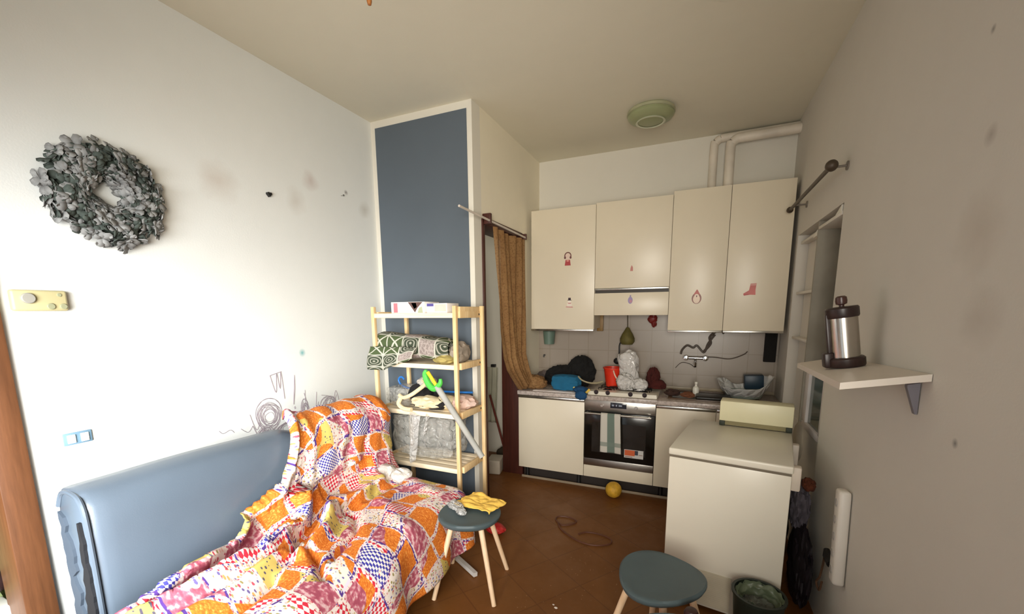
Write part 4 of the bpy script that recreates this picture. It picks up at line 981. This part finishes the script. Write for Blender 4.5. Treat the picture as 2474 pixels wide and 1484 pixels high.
# side room seen through the doorway
tag(MB().box(-.07, .07, -.10, .10, 0, .14, .012, seg=3).build('storage_tub', M('grey_white_tub', C(196, 186, 170), .5), loc=(.60, .86, 0), rot=(0, 0, .2)), 'small whitish tub on the floor in the doorway', 'tub')
def mop():
    t = thing('broom', 'reddish broom leaning in the side room behind the doorway', 'broom', (.50, 1.2, 0))
    MB().tube([(-.12, 0, .70), (.03, .02, .13)], .012, 10).build('handle', M('red_handle', C(110, 44, 32), .5), t)
    MB().blob((.045, .02, .06), (.10, .05, .07), .2, 3, 2, 3, floor=0).build('head', M('dark_bristles', C(60, 50, 36), .9), t)
mop()
def hooktowel():
    t = thing('hanging_towel', 'pale towel hanging from a dark hook in the side room', 'towel', (.36, D - .003, 1.0))
    MB().box(-.03, .02, -.04, 0, -.015, .015, .004).build('hook', black_p, t)
    MB().grid(lambda u, v: Vector((-.07 + .13 * u - .03 * v, -.03 - .012 * math.sin(u * 14), -.02 - .62 * v)), 24, 20).build('cloth', M('pale_green_towel', C(190, 188, 168), .95), t, smooth=180, solid=.006)
hooktowel()
# next room at the left edge
tag(MB().blob((0, 0, .35), (.12, .14, .42), .15, 3, 3, 4, floor=0).build('laundry_heap', M('olive_green_cloth', C(128, 140, 92), .95, 0, .2), loc=(-.36, -2.22, 0)), 'olive green laundry heap beyond the brown door casing at the left edge', 'laundry')
tag(MB().blob((0, 0, .0), (.045, .05, .045), .05, 3, 3, 3).build('brown_ball', dark_brown, loc=(-.225, -2.165, .50)), 'dark brown ball beyond the door casing at the left edge', 'ball')
tag(MB().box(-.06, .06, -.14, .06, 0, .42, .006).build('carton', white_p, loc=(-.19, -2.21, 0)), 'white carton beyond the door casing at the bottom left corner', 'carton')

# ------------------------------------------------------------------ freezer and its neighbours
FA = -.1617
def freezer():
    t = thing('freezer', 'small white chest freezer standing in front of the base cabinets', 'freezer', (2.273, -.489, 0), FA)
    wm = M('white_appliance_enamel', C(224, 218, 202), .3, 0, .02, 3)
    MB().box(0.004, .545, .004, .69, .03, .825, .006).build('body', wm, t)
    MB().box(0, .55, 0, .70, .835, .872, .008, seg=3).build('lid', wm, t)
    MB().box(.006, .543, .006, .69, .823, .838).build('seal', M('dark_seal', C(110, 100, 84), .7), t)
    b = MB()
    for k in range(17): b.box(.17, .33, -.0015, .004, .05 + k * .0105, .0555 + k * .0105)
    b.box(.165, .335, -.0005, .004, .045, .235)
    b.build('vent_grille', M('grille_plastic', C(196, 188, 166), .5), t)
    for y in (.10, .5):
        MB().box(.545, .585, y, y + .05, .72, .84, .008).build('hinge', M('white_hinge', C(214, 202, 188), .5), t)
    for x in (.04, .51):
        for y in (.04, .65): MB().lathe([(0, 0), (.02, 0), (.02, .031), (0, .031)], 12, Matrix.Translation((x, y, 0))).build('foot', black_p, t)
    return t
freezer()
def breadbin():
    t = thing('bread_bin', 'flat cream box with a painted shadow strip along its base at the back of the freezer lid', 'bread bin', (2.535, .095, .8725), -.14)
    cm = M('pale_cream_enamel', C(222, 216, 180), .4, 0, .03)
    MB().box(0, .385, .0, .12, .03, .155, .005).build('body', cm, t)
    MB().box(.004, .381, .006, .115, .004, .03).build('shadow_strip', M('painted_shadow_khaki', C(132, 122, 84), .6), t)  # khaki band paints the shadow along the bottom of the box
    for x in (.0, .35): MB().box(x + .002, x + .033, -.003, .115, 0, .03, .003).build('foot', M('dark_green_foot', C(40, 46, 32), .6), t)
breadbin()
def bin_():
    t = thing('waste_bin', 'dark green waste bin with a crumpled liner in front of the freezer', 'bin', (2.70, -.72, 0), 0)
    MB().lathe([(0, 0), (.085, 0), (.105, .29), (.112, .295), (.112, .305), (.10, .305), (.082, .006), (0, .006)], 36).build('body', M('dark_green_bin', C(24, 34, 26), .5), t)
    def F(u, v):
        a = 2 * PI * u; r = .096 - .02 * v + .012 * mnoise.noise((math.cos(a) * 3, math.sin(a) * 3, v * 4)); return Vector((r * math.cos(a), r * math.sin(a), .30 - .07 * v + .02 * mnoise.noise((math.cos(a) * 4, math.sin(a) * 4, v * 3 + 9))))
    MB().grid(F, 48, 10).build('liner', M('grey_green_liner', C(96, 106, 82), .4), t, smooth=180)
    MB().blob((0, 0, .22), (.078, .078, .035), .5, 3, 3, 4).build('rubbish', M('mixed_rubbish', C(92, 96, 88), .8, 0, .5, 30), t)
bin_()
tag(MB().blob((0, 0, .20), (.042, .18, .22), .25, 2.6, 4, 4, floor=0).build('rubbish_bag', M('dark_purple_bag', C(34, 26, 32), .6, 0, .3), loc=(2.962, -.19, 0)), 'dark purple bag squeezed between the freezer and the right wall', 'bag')
tag(MB().blob((0, 0, 0), (.045, .10, .14), .3, 2.6, 9, 4).build('jumper', M('grey_mauve_knit', C(92, 86, 94), .95), loc=(2.955, -.10, .50)), 'grey-mauve clothing on top of the dark bag by the right wall', 'clothing')
tag(MB().blob((0, 0, 0), (.03, .045, .035), .3, 2.6, 3, 3).build('orange_cloth', M('burnt_orange_cloth', C(92, 44, 22), .95), loc=(2.965, -.20, .665)), 'burnt orange cloth on top of the clothing by the right wall', 'cloth')
tag(MB().lathe([(0, 0), (.10, .0), (.12, .012), (.11, .014), (.09, .006), (0, .006)], 28, rotm('Y', PI / 2)).build('plate', M('grey_plate', C(176, 166, 148), .4), loc=(2.962, .16, .80)), 'pale round plate standing between the freezer and the right wall', 'plate')
tag(MB().blob((0, 0, .2), (.05, .10, .3), .2, 2.5, 6, 4, floor=0).build('rag_bag', M('dark_olive_bag', C(52, 46, 34), .9), loc=(2.955, .36, 0)), 'dark olive bag behind the freezer by the right wall', 'bag')
tag(MB().lathe([(0, 0), (.024, 0), (.026, .03), (.02, .044), (0, .046)], 20).build('jar_lid', M('wine_red_knob', C(48, 20, 18), .4), loc=(2.41, -1.235, .458)), 'dark wine-red lid on the nearest stool', 'lid')

# ------------------------------------------------------------------ right wall: shelf, coffee maker, power strip, recess
def wshelf():
    t = thing('wall_shelf', 'white shelf sagging from the right wall under the coffee maker', 'shelf', (3.018, -.72, 1.374))
    o = Vector((3.018, -.72, 1.374))
    c = [Vector(p) - o for p in ((2.798, -1.136, 1.352), (3.018, -1.136, 1.391), (3.018, -.28, 1.356), (2.845, -.28, 1.318))]
    b = MB(); b.prism([p - Vector((0, 0, .022)) for p in c], (0, 0, .022)); b.build('board', M('white_board', C(222, 212, 200), .45, 0, .03), t)
    for y in (-1.07, -.45):
        z = 1.36 if y < -1 else 1.335
        b = MB(); b.prism([Vector((3.016, y - .009, z - .005)) - o, Vector((2.985, y - .009, z - .012)) - o, Vector((2.985, y - .009, z - .02)) - o, Vector((3.012, y - .009, z - .105)) - o, Vector((3.018, y - .009, z - .105)) - o], (0, .018, 0))
        b.build('bracket', M('grey_bracket', C(120, 116, 124), .5), t)
wshelf()
def press():
    t = thing('coffee_press', 'stainless steel coffee press with dark lid and base on the white wall shelf', 'coffee maker', (2.922, -.72, 1.3615), rot=(0, -.155, 0)); t.scale = (.86, .86, .98)
    st_ = M('polished_steel', C(190, 184, 176), .22, 1.0, .03, 30)
    MB().lathe([(0, .0), (.070, .0), (.073, .006), (.073, .032), (.066, .038), (0, .038)], 40).box(-.085, -.05, -.03, .03, .0, .06, .006).build('base', dark_brown, t)
    MB().lathe([(0, .036), (.056, .036), (.056, .20), (0, .20)], 48).build('body', st_, t)
    MB().lathe([(0, .196), (.060, .196), (.063, .202), (.063, .232), (.058, .238), (0, .240)], 40).build('lid', dark_brown, t)
    MB().lathe([(0, .238), (.010, .238), (.010, .246), (.021, .25), (.023, .262), (.021, .276), (.014, .281), (0, .282)], 24).build('knob', M('brown_knob', C(70, 42, 36), .3), t)
    MB().box(-.066, -.050, -.014, .014, .03, .215, .004).build('handle', dark_brown, t)
press()
def strip():
    t = thing('power_strip', 'long white power strip mounted upright low on the right wall', 'power strip', (3.0, -.632, .60), rot=(.0, 0, 0))
    MB().box(-.026, .018, -.036, .036, -.21, .21, .014, Matrix.Rotation(-.10, 4, 'X'), 3).build('housing', M('white_strip', C(228, 222, 212), .4, 0, .03), t)
    for k in range(5):
        MB().lathe([(.012, 0), (.018, 0), (.018, .002), (.012, .002)], 18, Matrix.Rotation(-.10, 4, 'X') @ rotm('Y', -PI / 2, (-.0262, 0, -.15 + .075 * k))).build('outlet', M('strip_outlet', C(190, 186, 180), .5), t)
strip()
def plug():
    t = thing('plug', 'black plug with a brown cable beside the power strip', 'plug', (2.995, -.52, .43))
    MB().tube([(0, -.05, .0), (0, .01, .01), (0, .035, .03)], [.018, .02, .012], 12).build('body', black_p, t)
    MB().tube(smooth_path([(0, .03, .03), (.003, .06, .0), (.008, .09, -.08), (.006, .11, -.16), (.0, .13, -.20), (.004, .09, -.22), (.006, .07, -.16)], 6), .005, 8).build('cable', M('brown_cable', C(104, 74, 52), .6), t)
plug()
def wall_rod():
    t = thing('curtain_rod', 'dark metal curtain rod on brackets above the recess in the right wall', 'curtain rod', (W, 0, 2.29))
    dm = M('dark_metal', C(74, 62, 50), .45, .3)
    MB().tube([(-.075, -.06, .0), (-.075, .93, .0)], .011, 12).build('rod', dm, t)
    MB().blob((-.075, -.075, .0), (.028, .03, .028), .02, 2, 1, 3).build('finial', dm, t)
    MB().blob((-.075, .945, .0), (.022, .025, .022), .02, 2, 1, 3).build('finial', dm, t)
    for y in (-.045, .80):
        MB().tube([(0, y, .0), (-.07, y, .0)], .006, 8).lathe([(0, 0), (.022, 0), (.022, .006), (0, .006)], 16, rotm('Y', -PI / 2, (0, y, 0))).build('bracket', M('grey_metal_bracket', C(120, 112, 102), .5), t)
wall_rod()
def recess_shelves():
    t = thing('recess_shelves', 'white shelf rack built into the recess of the right wall', 'shelf unit', (W, .85, .84))
    wp = M('white_rack_paint', C(222, 216, 206), .5, 0, .03); oz = -.84
    MB().box(.0, .34, -.43, -.41, 0, NZ - .845, .002).build('side_panel', M('shaded_rack_side', C(146, 140, 126), .6), t)  # white rack's side given a grey that paints in its shade
    MB().box(.07, .085, -.41, .145, 0, NZ - .845).build('back_panel', wp, t)
    for z in (1.375, 1.70, 2.06): MB().box(.02, .07, -.41, .145, z + oz - .009, z + oz + .009, .002).build('shelf', wp, t)
    MB().box(.0, .22, -.88, -.43, 2.06 + oz, 2.078 + oz, .002).build('shelf', wp, t)
    for y, z in ((-.86, 2.078), (-.40, 2.03)):
        MB().prism([(.0, y, z + oz), (.0, y + .10, z + oz), (.0, y, z + oz + .035)], (.02, 0, 0)).build('bracket', white_p, t)
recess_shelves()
def framed():
    t = thing('framed_glass', 'white framed glass panel in the recess below the wall shelf', 'framed panel', (W + .03, .185, .84))
    fm = M('white_frame', C(214, 208, 206), .5)
    b = MB().box(-.02, .02, -.225, .225, .0, .04, .003).box(-.02, .02, .14, .225, .04, .40, .003).box(-.02, .02, -.225, -.17, .04, .40, .003).box(-.02, .02, -.17, .14, .37, .40, .003)
    b.build('frame', fm, t)
    MB().box(-.004, .004, -.17, .14, .04, .37).build('pane', M('grey_green_pane', C(92, 104, 98), .1), t)
framed()
